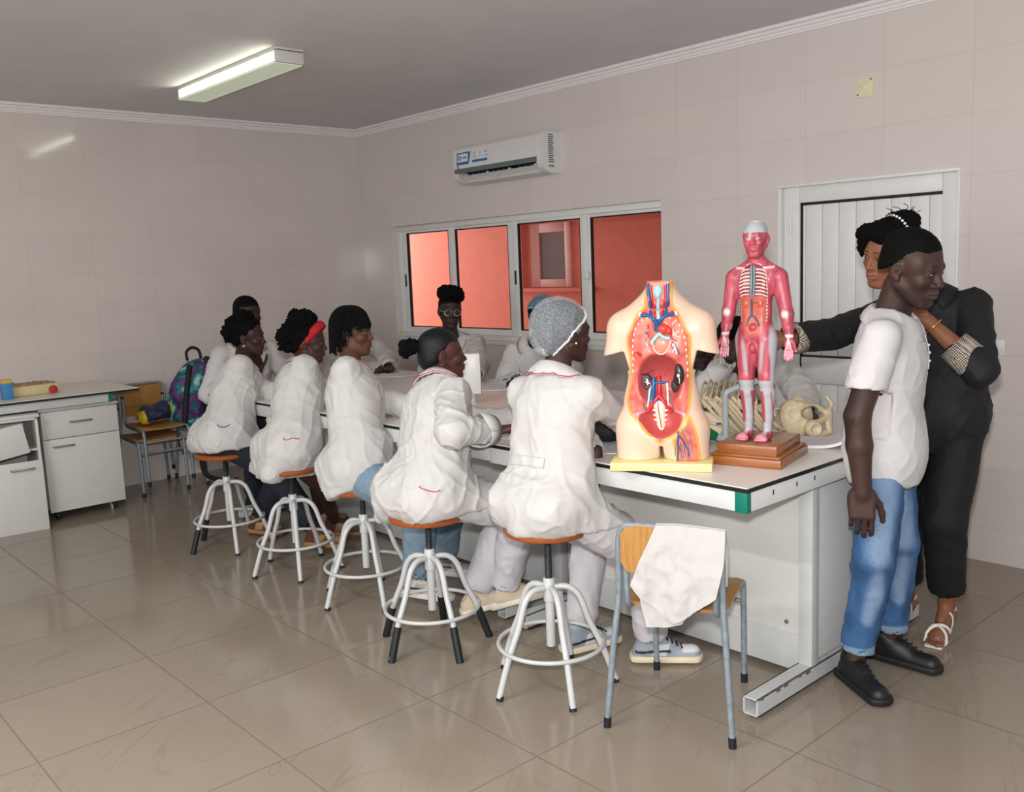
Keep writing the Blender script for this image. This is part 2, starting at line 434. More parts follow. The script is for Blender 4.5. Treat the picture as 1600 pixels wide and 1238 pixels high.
# ------------------------------------------------------------------ the room
M_wallB = tile_mat('wall_tile_back', (215,206,200), (186,174,165), (0, 2), (0.458, 0.30), (3.6835, 1.983), 0.004, 0.09, groutmix=0.5)
M_wallL = tile_mat('wall_tile_left', (215,206,200), (186,174,165), (1, 2), (0.458, 0.30), (-1.54, 1.983), 0.004, 0.09, groutmix=0.5)
M_floor = tile_mat('floor_marble_tile', (147,135,121), (118,105,92), (0, 1), (0.605, 0.605), (5.34, -2.95), 0.006, 0.13, veins=(112,98,84), groutmix=0.8, var=0.05)
M_ceil = mat('ceiling_paint', (216,214,215), 0.85, var=0.03, scale=3, bump=0.05, bscale=40)
M_corn = mat('cornice_plaster', (232,228,227), 0.6, var=0.02)
M_alu = mat('white_aluminium', (227,226,224), 0.35, var=0.02)
M_gask = mat('black_rubber', (18,18,20), 0.6)
M_pvc = mat('white_plastic', (222,220,218), 0.35, var=0.02)
M_grey = mat('grey_plastic', (98,108,108), 0.45, var=0.03)
M_dark = mat('dark_plastic', (34,38,42), 0.5, var=0.05)
M_salmon = mat('salmon_render', (214,112,92), 0.9, var=0.05, scale=8, bump=0.15, bscale=90)
M_chrome = mat('chrome_metal', (190,190,190), 0.25, metal=0.9)

struct(bxo('floor', (-0.2, -7.2, -0.1), (9.4, 0.2, 0.0), M_floor))
struct(bxo('ceiling', (-0.2, -7.2, 2.925), (9.4, 0.2, 3.05), M_ceil))
struct(bxo('wall_left', (-0.2, -7.2, 0.0), (0.0, 0.0, 2.925), M_wallL))
bm = bmesh.new()
WX0, WX1, WZ0, WZ1 = 0.471, 3.55, 1.03, 2.015
DX0, DX1, DZ1 = 4.439, 5.455, 2.013
for lo, hi in (((-0.2,0,0),(WX0,0.2,2.925)), ((WX0,0,0),(WX1,0.2,WZ0)), ((WX0,0,WZ1),(WX1,0.2,2.925)), ((WX1,0,0),(DX0,0.2,2.925)), ((DX0,0,DZ1),(DX1,0.2,2.925)), ((DX1,0,0),(9.4,0.2,2.925))):
    box(bm, lo, hi)
struct(obj('wall_back', bm, M_wallB))
prof = [(0,2.858),(0.010,2.858),(0.012,2.868),(0.018,2.872),(0.020,2.884),(0.030,2.890),(0.033,2.902),(0.048,2.908),(0.052,2.926),(0,2.926)]
def cornice(name, pts3):
    bm = bmesh.new(); rings = [[bm.verts.new(p) for p in R] for R in pts3]
    for k in range(len(prof)):
        j = (k+1) % len(prof); bm.faces.new((rings[0][k], rings[0][j], rings[1][j], rings[1][k]))
    bm.faces.new(rings[0]); bm.faces.new(rings[1][::-1]); return struct(obj(name, bm, M_corn))
cornice('trim_1', [[(d, -d, z) for d, z in prof], [(9.4, -d, z) for d, z in prof]])
cornice('trim_2', [[(d, -d, z) for d, z in prof], [(d, -7.2, z) for d, z in prof]])

# window in the back wall: frame, four sliding sashes with panes
def glass_mat():
    m = bpy.data.materials.new('window_glass'); m.use_nodes = True; nt = m.node_tree; b = nt.nodes['Principled BSDF']; out = nt.nodes['Material Output']
    b.inputs['Base Color'].default_value = (0.93, 0.95, 0.95, 1); b.inputs['Roughness'].default_value = 0.02
    tr = nd(nt, 'ShaderNodeBsdfTransparent'); tr.inputs[0].default_value = (0.97, 0.98, 0.98, 1); gl = nd(nt, 'ShaderNodeBsdfGlossy'); gl.inputs['Roughness'].default_value = 0.02
    lw = nd(nt, 'ShaderNodeLayerWeight'); lw.inputs[0].default_value = 0.12; mx = nd(nt, 'ShaderNodeMixShader')
    nt.links.new(lw.outputs['Fresnel'], mx.inputs[0]); nt.links.new(tr.outputs[0], mx.inputs[1]); nt.links.new(gl.outputs[0], mx.inputs[2]); nt.links.new(mx.outputs[0], out.inputs[0]); return m
M_glass = glass_mat()
win = thing('window_1', 'white aluminium sliding window with four panes in the tiled back wall', 'window', (2.0, 0, 1.03)); win['kind'] = 'structure'
def inw(o): o.location = -win.location; return o
bm = bmesh.new()
for lo, hi in (((WX0,0.0,1.0),(WX1,0.2,WZ0+0.035)), ((WX0,0.055,WZ1-0.045),(WX1,0.15,WZ1)), ((WX0,0.055,WZ0+0.035),(WX0+0.055,0.15,WZ1-0.045)), ((WX1-0.03,0.055,WZ0+0.035),(WX1,0.15,WZ1-0.045))):
    box(bm, lo, hi, 0.004)
box(bm, (WX0-0.012, -0.012, WZ0-0.035), (WX1+0.012, 0.05, WZ0-0.002), 0.004)
inw(obj('window_frame', bm, M_alu, win, auto=40))
panes = [(0.594,1.20,0.085), (1.262,1.935,0.105), (2.07,2.745,0.085), (2.828,3.49,0.105)]
for k, (a, b_, y) in enumerate(panes):
    z0, z1 = 1.112, 1.948; fw = 0.066
    bm = bmesh.new(); y0, y1 = y-0.015, y+0.015
    a0 = a-fw; b1 = b_+ (fw if k < 3 else 0.03)
    for lo, hi in (((a0,y0,z0-0.05),(a,y1,z1+0.03)), ((b_,y0,z0-0.05),(b1,y1,z1+0.03)), ((a,y0,z0-0.05),(b_,y1,z0)), ((a,y0,z1),(b_,y1,z1+0.03))): box(bm, lo, hi, 0.004)
    s = inw(obj('sash', bm, M_alu, win, auto=40))
    bm = bmesh.new(); g = 0.008
    for lo, hi in (((a,y-0.012,z0),(a+g,y+0.012,z1)), ((b_-g,y-0.012,z0),(b_,y+0.012,z1)), ((a,y-0.012,z0),(b_,y+0.012,z0+g)), ((a,y-0.012,z1-g),(b_,y+0.012,z1))): box(bm, lo, hi)
    obj('gasket', bm, M_gask, s)
    bxo('pane', (a+0.003,y-0.003,z0+0.003), (b_-0.003,y+0.003,z1-0.003), M_glass, s)
for x, y, z in ((0.560,0.068,1.53), (2.035,0.068,1.53)):
    inw(bxo('latch', (x-0.008,y-0.006,z-0.055), (x+0.008,y+0.004,z+0.055), M_gask, win, 0.003))
inw(bxo('lock_knob', (2.79,0.05,1.50), (2.825,0.09,1.56), M_alu, win, 0.008))
# passage outside the window: salmon wall with another window, soffit
struct(bxo('wall_outside', (-1.32, 1.5, 0.0), (6.5, 1.7, 3.3), M_salmon))
struct(bxo('floor_outside', (-3.0, 0.2, -0.1), (6.5, 1.5, 0.0), M_ceil))
struct(bxo('ceiling_outside', (0.9, 0.2, 2.42), (6.5, 1.5, 2.55), M_salmon))
w2 = thing('window_2', 'frosted window in the salmon wall outside, seen through the third pane', 'window', (0.98, 1.5, 1.40)); w2['kind'] = 'structure'
M_frost = mat('frosted_pane', (104,78,72), 0.35, var=0.05, scale=6)
bm = bmesh.new()
for lo, hi in (((-0.26,-0.02,0.0),(-0.13,0.04,0.62)), ((0.22,-0.02,0.0),(0.30,0.04,0.62)), ((-0.13,-0.02,0.0),(0.22,0.04,0.08)), ((-0.13,-0.02,0.53),(0.22,0.04,0.62))): box(bm, lo, hi, 0.006)
obj('window_frame', bm, mat('pinkish_frame', (214,150,140), 0.5), w2, auto=40)
bxo('pane', (-0.14,-0.006,0.07), (0.23,0.006,0.54), M_frost, w2)
struct(bxo('trim_3', (0.50, 1.42, 1.36), (0.66, 1.5, 2.30), M_salmon))
struct(bxo('trim_4', (0.50, 1.42, 1.36), (1.60, 1.5, 1.395), M_salmon))

# door
dr = thing('door_1', 'white planked door in a shallow recess of the back wall behind the standing pair', 'door', (4.947, 0.0, 0.0)); dr['kind'] = 'structure'
def ind(o): o.location = -dr.location; return o
bm = bmesh.new(); LX0, LX1, LZ = 4.543, 5.363, 1.918
for lo, hi in (((DX0,0.03,0),(LX0,0.11,DZ1)), ((LX1,0.03,0),(DX1,0.11,DZ1)), ((LX0,0.03,LZ),(LX1,0.11,DZ1))): box(bm, lo, hi, 0.006)
for lo, hi in (((DX0-0.018,-0.008,0),(DX0+0.006,0.03,DZ1-0.004)), ((DX1-0.006,-0.008,0),(DX1+0.012,0.03,DZ1-0.004)), ((DX0-0.018,-0.008,DZ1-0.004),(DX1+0.012,0.03,DZ1+0.014))): box(bm, lo, hi, 0.004)
ind(obj('door_frame', bm, M_alu, dr, auto=40))
bm = bmesh.new(); xs = [LX0+0.010, 4.572, 4.677, 4.779, 4.882, 4.986, 5.083, 5.188, 5.290, LX1-0.004]
for a, b_ in zip(xs, xs[1:]):
    box(bm, (a+0.0015,0.052,1.03), (b_-0.0015,0.075,LZ-0.014), 0.004); box(bm, (a+0.0015,0.052,0.02), (b_-0.0015,0.075,0.86), 0.004)
box(bm, (LX0+0.012,0.062,0.02), (LX1-0.006,0.085,LZ-0.016))
ind(obj('door_leaf', bm, M_alu, dr, auto=40))
ind(bxo('door_rail', (LX0+0.01,0.040,0.865), (LX1-0.006,0.075,1.018), M_alu, dr, 0.005))
bm = bmesh.new()
box(bm, (LX0,0.045,0.0), (LX0+0.008,0.10,LZ)); box(bm, (LX0,0.045,LZ-0.012), (LX1,0.10,LZ)); box(bm, (LX0+0.01,0.05,1.018), (LX1,0.056,1.028))
ind(obj('gasket', bm, M_gask, dr))
for z in (1.80, 0.35):
    bm = bmesh.new(); lathe(bm, [(0.009,-0.05),(0.009,-0.003),(0.006,-0.002),(0.006,0.002),(0.009,0.003),(0.009,0.05)], 12, Matrix.Translation((4.492,0.022,z)))
    ind(obj('hinge', bm, M_alu, dr, auto=40))

# switch, blank plate
sw = thing('light_switch', 'square white rocker light switch on the back wall beside the door', 'light switch', (5.663, 0, 1.12))
bxo('plate', (-0.043,-0.010,-0.040), (0.043,0.0,0.040), M_pvc, sw, 0.003); bxo('rocker', (-0.028,-0.015,-0.028), (0.028,-0.008,0.028), M_pvc, sw, 0.003)
pl = thing('blank_cover_plate', 'square cream cover plate with two dark screws high above the door', 'cover plate', (4.951, 0, 2.498))
bm = bmesh.new(); v = [bm.verts.new(p) for p in ((-0.05,0,-0.05),(0.05,0,-0.05),(0.05,0,0.05),(-0.05,0,0.05),(-0.05,-0.006,-0.05),(0.05,-0.006,-0.05),(0.05,-0.006,0.05),(-0.05,-0.006,0.05),(0,-0.012,0))]
for f in ((0,1,2,3),(0,4,5,1),(1,5,6,2),(2,6,7,3),(3,7,4,0),(4,8,5),(5,8,6),(6,8,7),(7,8,4)): bm.faces.new([v[i] for i in f])
obj('plate', bm, mat('cream_plastic', (222,214,176), 0.5), pl)
for x, z in ((0.036,0.038), (-0.037,-0.035)): latheo('screw', [(0.0045,0),(0.0045,0.005),(0.002,0.007)], M_dark, pl, 10, frame((x,-0.005,z), (1,0,0), (0,0,1), (0,-1,0)))

# ceiling light
def emit(name, rgb, s, base=(230,232,225)):
    m = bpy.data.materials.new(name); m.use_nodes = True; b = m.node_tree.nodes['Principled BSDF']; nt = m.node_tree
    nz = nd(nt, 'ShaderNodeTexNoise'); nz.inputs['Scale'].default_value = 3.0
    mr = nd(nt, 'ShaderNodeMapRange'); mr.inputs[3].default_value = s*0.92; mr.inputs[4].default_value = s*1.08; nt.links.new(nz.outputs[0], mr.inputs[0]); nt.links.new(mr.outputs[0], b.inputs['Emission Strength'])
    b.inputs['Base Color'].default_value = (*lin(base), 1); b.inputs['Emission Color'].default_value = (*lin(rgb), 1); return m
cl = thing('ceiling_light', 'long fluorescent batten with a lit tube and open side on the ceiling', 'ceiling light', (1.80, -2.06, 2.925))
M_lampw = mat('lamp_white_metal', (205,202,196), 0.4, var=0.02)
bxo('housing', (-0.70,-0.095,-0.022), (0.70,0.085,0.0), M_lampw, cl, 0.003)
for x in (-0.70, 0.675): bxo('end_cap', (x,-0.095,-0.085), (x+0.025,0.085,-0.010), M_lampw, cl, 0.004)
tubeo('fluorescent_tube', [(-0.672,-0.060,-0.046), (0.672,-0.060,-0.046)], 0.019, emit('lit_tube', (255,255,240), 9.0), cl, 16)
bm = bmesh.new()
box(bm, (-0.676,-0.092,-0.088), (0.676,0.084,-0.082)); box(bm, (-0.676,-0.094,-0.088), (0.676,-0.090,-0.074)); box(bm, (-0.676,0.078,-0.088), (0.676,0.084,-0.024))
obj('diffuser', bm, emit('lit_diffuser', (214,226,198), 0.30, (208,212,196)), cl)

# air conditioner
ac = thing('air_conditioner', 'white split air conditioner with a blue sticker mounted above the window', 'air conditioner', (2.145, 0, 2.42))
def extr(name, prof, x0, x1, m, parent):
    bm = bmesh.new(); A = [bm.verts.new((x0, y, z)) for y, z in prof]; B = [bm.verts.new((x1, y, z)) for y, z in prof]; n = len(prof)
    for k in range(n): bm.faces.new((A[k], A[(k+1) % n], B[(k+1) % n], B[k]))
    bm.faces.new(A); bm.faces.new(B[::-1]); return obj(name, bm, m, parent, auto=35)
outer = [(0,0.145),(-0.150,0.145),(-0.172,0.140),(-0.186,0.128),(-0.193,0.110),(-0.200,0.0),(-0.202,-0.045)]
under = [(-0.198,-0.070),(-0.186,-0.096),(-0.165,-0.120),(-0.135,-0.137),(-0.095,-0.146),(-0.04,-0.148),(0,-0.146)]
extr('side_panel', outer+under, 0.445, 0.497, M_pvc, ac); extr('side_panel', outer+under, -0.497, -0.445, M_pvc, ac)
extr('body', outer+[(-0.196,-0.062),(-0.120,-0.050),(-0.085,-0.075),(-0.105,-0.115),(-0.140,-0.135)]+under[4:], -0.445, 0.445, M_pvc, ac)
extr('vent_band', [(-0.2035,-0.030),(-0.2055,-0.046),(-0.201,-0.066),(-0.190,-0.064),(-0.192,-0.030)], -0.48, 0.455, M_grey, ac)
extr('air_outlet', [(-0.186,-0.062),(-0.120,-0.052),(-0.087,-0.076),(-0.108,-0.113),(-0.112,-0.110),(-0.094,-0.078),(-0.122,-0.058)], -0.43, 0.43, M_dark, ac)
for k in range(14):
    if k in (4, 9): continue
    x = -0.40+k*0.06; latheo('louver_fin', [(0.002,-0.022),(0.019,-0.018),(0.021,0.0),(0.019,0.018),(0.002,0.022)], M_grey, ac, 12, frame((x,-0.128,-0.085), (0,1,0), (0,0,1), (1,0,0)) @ Matrix.Diagonal((1,1,0.35,1)))
extr('flap', [(-0.182,-0.088),(-0.176,-0.084),(-0.120,-0.122),(-0.126,-0.128)], -0.42, 0.43, M_pvc, ac)
for x in (-0.38, -0.13, 0.12, 0.40): bxo('flap_pin', (x-0.010,-0.172,-0.096), (x+0.010,-0.150,-0.072), M_pvc, ac, 0.004)
M_blue = mat('blue_sticker', (40,112,178), 0.4); M_stw = mat('white_sticker', (226,228,230), 0.4); M_gold = mat('gold_sticker', (178,140,72), 0.4); M_ink = mat('grey_ink', (96,102,110), 0.5)
def acb(name, x0, x1, z0, z1, m, d=0.0, slant=0.0):
    """flat sticker on the sloping front; z relative to the unit"""
    yf = lambda z: -0.2005+max(0.0, z)*0.0636-0.0008-d
    bm = bmesh.new(); q = [(x0,z0),(x1+slant,z0),(x1,z1),(x0,z1)]
    A = [bm.verts.new((x, yf(z), z)) for x, z in q]; B = [bm.verts.new((x, yf(z)+0.0015, z)) for x, z in q]
    bm.faces.new(A); bm.faces.new(B[::-1])
    for i in range(4): bm.faces.new((A[i], B[i], B[(i+1) % 4], A[(i+1) % 4]))
    return obj(name, bm, m, ac)
acb('brand_sticker', -0.452, -0.285, -0.002, 0.092, M_blue, 0, -0.02); acb('sticker_panel', -0.440, -0.315, 0.020, 0.080, M_stw, 0.001)
bm = bmesh.new(); tube(bm, arc((-0.412,-0.2005,0.050), 0.016, 0, 360, 20)[:-1], 0.003, 6, closed=True)
tube(bm, [(-0.412,-0.2,0.060),(-0.404,-0.2,0.046),(-0.420,-0.2,0.046),(-0.412,-0.2,0.060)], 0.002, 5); obj('sticker_emblem', bm, M_ink, ac)
bm = bmesh.new()
for k in range(5): tube(bm, [(-0.380+k*0.011,-0.2005,0.044), (-0.377+k*0.011,-0.2005,0.056+0.005*(k % 2)), (-0.372+k*0.011,-0.2005,0.044)], 0.0016, 5)
obj('sticker_script', bm, M_blue, ac)
acb('feature_sticker', -0.262, -0.07, 0.030, 0.090, M_stw); acb('feature_strip', -0.262, -0.085, 0.004, 0.022, M_blue, 0.0005)
for pts in (arc((-0.235,-0.2,0.070), 0.010, 20, 340, 14), [(-0.175,-0.2,0.062),(-0.175,-0.2,0.078),(-0.155,-0.2,0.078),(-0.155,-0.2,0.062),(-0.175,-0.2,0.070)], [(-0.112,-0.2,0.082),(-0.103,-0.2,0.062),(-0.094,-0.2,0.082)]): tubeo('feature_icon', pts, 0.0015, M_ink, ac, 5)
for x in (-0.25, -0.185, -0.12): tubeo('feature_caption', [(x,-0.2013,0.044),(x+0.04,-0.2013,0.044)], 0.0018, M_ink, ac, 5)
latheo('gold_seal', [(0.014,0),(0.014,0.002),(0.010,0.003)], M_gold, ac, 16, frame((-0.435,-0.2005,-0.018), (1,0,0), (0,0,1), (0,-1,0)))
bm = bmesh.new()
for k in range(14): box(bm, (0.4972,-0.125,0.118-k*0.0145), (0.4985,-0.075+0.006*math.sin(k*2.1),0.126-k*0.0145))
for k in range(6): box(bm, (0.4972,-0.122+k*0.009,-0.105+0.0), (0.4985,-0.117+k*0.009,-0.088))
obj('rating_label', bm, M_ink, ac)

# ------------------------------------------------------------------ human head and hand in local frames (x right, y forward, z up)
def head_prims(ears=True, female=False, lips=1.0, nose=1.0):
    j = 0.93 if female else 1.0
    P_ = [ell((0,-.014,.048), (.075,.096,.080), k=.02), ell((0,.030,-.010), (.062*j,.062,.088), k=.03),
          ell((0,.050,-.060), (.044*j,.046,.050), k=.025), ell((0,.076,-.098), (.019,.016,.015), k=.018)]
    for s in (-1, 1):
        P_ += [cap((s*.056*j,-.004,-.042), (s*.018,.068,-.097), .018, .016, .022),
               ell((s*.040,.062,-.020), (.022,.022,.020), k=.02),
               ell((s*.050,.030,.030), (.022,.035,.035), k=.02),
               ell((s*.031,.094,.006), (.016,.012,.010), k=.012, sub=True)]
    P_ += [cap((-.032,.078,.026), (.032,.078,.026), .0125, .0125, .014)]
    for s in (-1, 1): P_ += [ell((s*.0305,.0765,.0065), (.0155,.0125,.0115), k=.004)]
    P_ += [cap((0,.086,.018), (0,.104,-.022), .0075, .0105*nose, .012), ell((0,.107,-.025), (.0125*nose,.0105,.0095), k=.006)]
    for s in (-1, 1): P_ += [ell((s*.0145*nose,.096,-.029), (.0092*nose,.0105,.0080), k=.006), ell((s*.0075*nose,.103,-.0365), (.0040,.0050,.0035), k=.002, sub=True)]
    P_ += [ell((0,.082,-.060), (.030,.020,.024), k=.012),
           cap((-.017,.094,-.0535), (.017,.094,-.0535), .0052*lips, None, .006), ell((0,.1005,-.0525), (.014,.0065*lips,.0055*lips), k=.005),
           cap((-.014,.092,-.0665), (.014,.092,-.0665), .0062*lips, None, .006), ell((0,.0985,-.0665), (.014,.0070*lips,.0065*lips), k=.005),
           cap((-.025,.094,-.0598), (0,.1065,-.0598), .0016, None, .003, True), cap((.025,.094,-.0598), (0,.1065,-.0598), .0016, None, .003, True),
           ell((0,.093,-.080), (.016,.006,.0055), k=.008, sub=True)]
    if ears:
        for s in (-1, 1):
            R = rotm(90, -12, 0) @ rotm(90+s*22, 0, 0)
            P_ += [ell((s*.077,-.008,.000), (.0085,.019,.031), R, .006), ell((s*.085,-.004,.004), (.006,.011,.018), R, .004, True), ell((s*.083,-.006,.001), (.005,.005,.008), R, .003), ell((s*.0755,-.001,-.027), (.006,.009,.009), R, .005)]
    return P_
def hand_prims(side, curl=(.25,.3,.35,.4), spread=0.06, thumb=(0.5, 0.3), L=1.0, bend1=None):
    """wrist at the origin, fingers along +y, palm facing -z; thumb on +x for side=+1.  curl = bend per joint (rad) for index..little"""
    P_ = [cap((0,-.02,0), (0,.012,0), .0235, .025, .012), rbox((side*.001,.050,0), (.039,.044,.0135), None, .012, .012),
          ell((side*.026,.030,-.008), (.018,.030,.014), k=.012), ell((-side*.028,.034,-.006), (.014,.032,.013), k=.012)]
    base = [(.0295,.090),(.0100,.095),(-.0095,.091),(-.0280,.082)]; ln = [(.043,.026,.021),(.047,.029,.022),(.044,.027,.021),(.034,.020,.019)]; rad = [.0088,.0092,.0087,.0076]
    for i, ((bx_, by), l3, r) in enumerate(zip(base, ln, rad)):
        a = (1.5-i)*spread*side*1.0; p = np.array((side*bx_, by-.008, .002)); ang = (bend1[i] if bend1 else curl[i]*.9)
        for q, l in enumerate(l3):
            d = np.array((math.sin(a)*math.cos(ang), math.cos(a)*math.cos(ang), -math.sin(ang)))
            e = p+d*l*L; P_.append(cap(p, e, r*(1-.07*q), r*(1-.07*q-.09), .0035)); p = e; ang += curl[i]*1.15
    a, b = thumb; p = np.array((side*.026, .018, -.006)); dirs = [(math.sin(a+.55), math.cos(a+.55), -b), (math.sin(a+.2), math.cos(a+.2), -b*.8), (math.sin(a*.7), math.cos(a*.7), -b*.6)]
    for q, (d, l, r) in enumerate(zip(dirs, (.040,.032,.026), (.0125,.0105,.0098))):
        d = np.array((side*d[0], d[1], d[2])); d = d/np.linalg.norm(d); e = p+d*l*L; P_.append(cap(p, e, r, r*.88, .006)); p = e
    return P_
def aim(o, fwd, up):
    """frame at o with +y along fwd and +z near up"""
    y = np.array(fwd, float); y /= np.linalg.norm(y); z = np.array(up, float); z = z-y*(z @ y); z /= np.linalg.norm(z); x = np.cross(y, z)
    M = np.eye(4); M[:3, 0], M[:3, 1], M[:3, 2], M[:3, 3] = x, y, z, o; return M
def head_frame(c, yaw, pitch, roll=0, s=1.0): return xform(rotm(yaw, pitch, roll), c, s)

# ------------------------------------------------------------------ furniture
M_lam = mat('white_laminate', (226,221,214), 0.32, var=0.015)
M_edge = mat('black_edge', (16,18,20), 0.45)
M_apron = mat('pale_grey_enamel', (206,207,205), 0.4, var=0.02)
M_frame = mat('grey_enamel_frame', (196,198,198), 0.4, var=0.03)
M_panel = mat('cabinet_white_board', (214,212,207), 0.45, var=0.015)
M_green = mat('green_end_cap', (0,112,96), 0.45)
M_steelh = mat('brushed_handle', (150,150,148), 0.35, metal=0.6)
M_rust = mat('worn_paint', (104,92,80), 0.8, var=0.3, scale=60)
TZ = 0.87
def bench(name, label, x0, x1, y0, y1, posts, cap_right=True, capl=False):
    """double sided laboratory bench: top, black edge, aprons, C-shaped end frames, modesty panel and kick plate"""
    t = thing(name, label, 'bench', ((x0+x1)/2, (y0+y1)/2, 0)); ox, oy = -(x0+x1)/2, -(y0+y1)/2
    T = Matrix.Translation((ox, oy, 0)); ym = (y0+y1)/2
    bxo('worktop', (x0,y0,TZ-0.004), (x1,y1,TZ), M_lam, t, 0.0, T)
    bxo('worktop_edge', (x0-0.001,y0-0.001,TZ-0.018), (x1+0.001,y1+0.001,TZ-0.004), M_edge, t, 0.0, T)
    for ya, yb in ((y0+0.006,y0+0.028), (y1-0.028,y1-0.006)):
        bxo('apron', (x0+0.010,ya,TZ-0.088), (x1-0.012,yb,TZ-0.018), M_apron, t, 0.003, T)
    for xa, xb in ((x0+0.006,x0+0.028), (x1-0.028,x1-0.006)):
        bxo('apron', (xa,y0+0.026,TZ-0.088), (xb,y1-0.026,TZ-0.018), M_apron, t, 0.003, T)
    for x in ([x1-0.052] if cap_right else [])+([x0+0.004] if capl else []):
        bxo('corner_cap', (x,y0+0.0045,TZ-0.090), (x+0.048,y0+0.030,TZ-0.0175), M_green, t, 0.002, T)
    for px_, wear in posts:
        for s in (-1, 1):
            bm = bmesh.new(); yp = ym+s*0.27
            box(bm, (px_-0.028,min(yp,yp-s*0.05),0.02), (px_+0.028,max(yp,yp-s*0.05),TZ-0.06), 0.003, T)
            obj('post', bm, M_frame, t, auto=40)
            bm = bmesh.new(); ye = y0+0.115 if s < 0 else y1-0.115; a, b_ = min(ye, ym), max(ye, ym)
            for lo, hi in (((px_-0.030,a,0.072),(px_+0.030,b_,0.078)), ((px_-0.030,a,0.012),(px_+0.030,b_,0.018)), ((px_+0.024,a,0.012),(px_+0.030,b_,0.078)), ((px_-0.030,a,0.012),(px_-0.024,b_,0.078))): box(bm, lo, hi, 0.001, T)
            f = obj('foot_beam', bm, M_frame, t)
            if wear:
                w_ = [(px_+0.0305,a+0.02+0.05*k,0.070+0.006*math.sin(k*1.9),0.02+0.012*abs(math.sin(k*1.3))) for k in range(7)] if s < 0 else []
                for x, y, z, l in w_: bxo('paint_chip', (x-0.003,y,z-0.002), (x+0.0005,y+l,0.0785), M_rust, f, 0.0, T)
            latheo('levelling_foot', [(0.016,0.0),(0.018,0.004),(0.018,0.013)], M_dark, f, 14, T @ Matrix.Translation((px_, ye+(-s)*0.03, 0)))
        bxo('end_panel', (px_-0.018,ym-0.225,0.085), (px_+0.020,ym+0.225,TZ-0.10), M_apron, t, 0.012, T)
    for s in (-1, 1):
        yp = ym+s*0.215
        bxo('modesty_panel', (x0+0.06,yp-0.009,0.165), (x1-0.085,yp+0.009,TZ-0.10), M_panel, t, 0.0, T)
        bxo('kick_plate', (x0+0.06,yp-0.014 if s < 0 else yp-0.006,0.022), (x1-0.085,yp+0.006 if s < 0 else yp+0.014,0.170), M_frame, t, 0.002, T)
    return t
Y0, Y1 = -2.365, -0.865
bR = bench('laboratory_bench', 'white laboratory bench with green corner cap carrying the torso and muscle models', 4.462, 5.772, Y0, Y1, [(5.705, True), (4.52, False)])
bL = bench('laboratory_bench', 'white laboratory bench at the far left, students seated round it on stools', 1.62, 4.455, Y0+0.02, Y1+0.02, [(4.36, False), (1.70, False)], False)
bm = bmesh.new()
for x, z in ((5.60,0.21),(5.22,0.21),(4.90,0.20),(4.75,0.20)): lathe(bm, [(0.009,0),(0.009,0.004),(0.005,0.006)], 10, frame((x-5.117, -1.84+1.615, z), (1,0,0), (0,0,1), (0,-1,0)))
obj('screw_cap', bm, M_grey, bR)
bm = bmesh.new()
for y in (-2.20,-2.05,-1.93): box(bm, (5.7655-5.117, y+1.615-0.003, 0.815), (5.7675-5.117, y+1.615+0.003, 0.832))
obj('apron_screw', bm, M_dark, bR)

# bench along the left wall with two rolling cabinets
sb = thing('side_bench', 'white bench with black edge and green corner cap along the left wall', 'bench', (0.42, -3.6, 0))
T = Matrix.Translation((-0.42, 3.6, 0))
bxo('worktop', (0.01,-5.6,TZ-0.004), (0.825,-2.505,TZ), M_lam, sb, 0, T); bxo('worktop_edge', (0.009,-5.6,TZ-0.018), (0.826,-2.504,TZ-0.004), M_edge, sb, 0, T)
bxo('apron', (0.775,-5.6,TZ-0.075), (0.80,-2.70,TZ-0.018), M_apron, sb, 0.003, T); bxo('apron', (0.06,-2.72,TZ-0.075), (0.78,-2.695,TZ-0.018), M_apron, sb, 0.003, T)
bxo('corner_cap', (0.772,-2.715,TZ-0.078), (0.803,-2.685,TZ-0.0175), M_green, sb, 0.002, T)
for x in (0.10, 0.62): bxo('leg', (x,-2.72,0.0), (x+0.04,-2.68,TZ-0.07), M_frame, sb, 0.003, T)
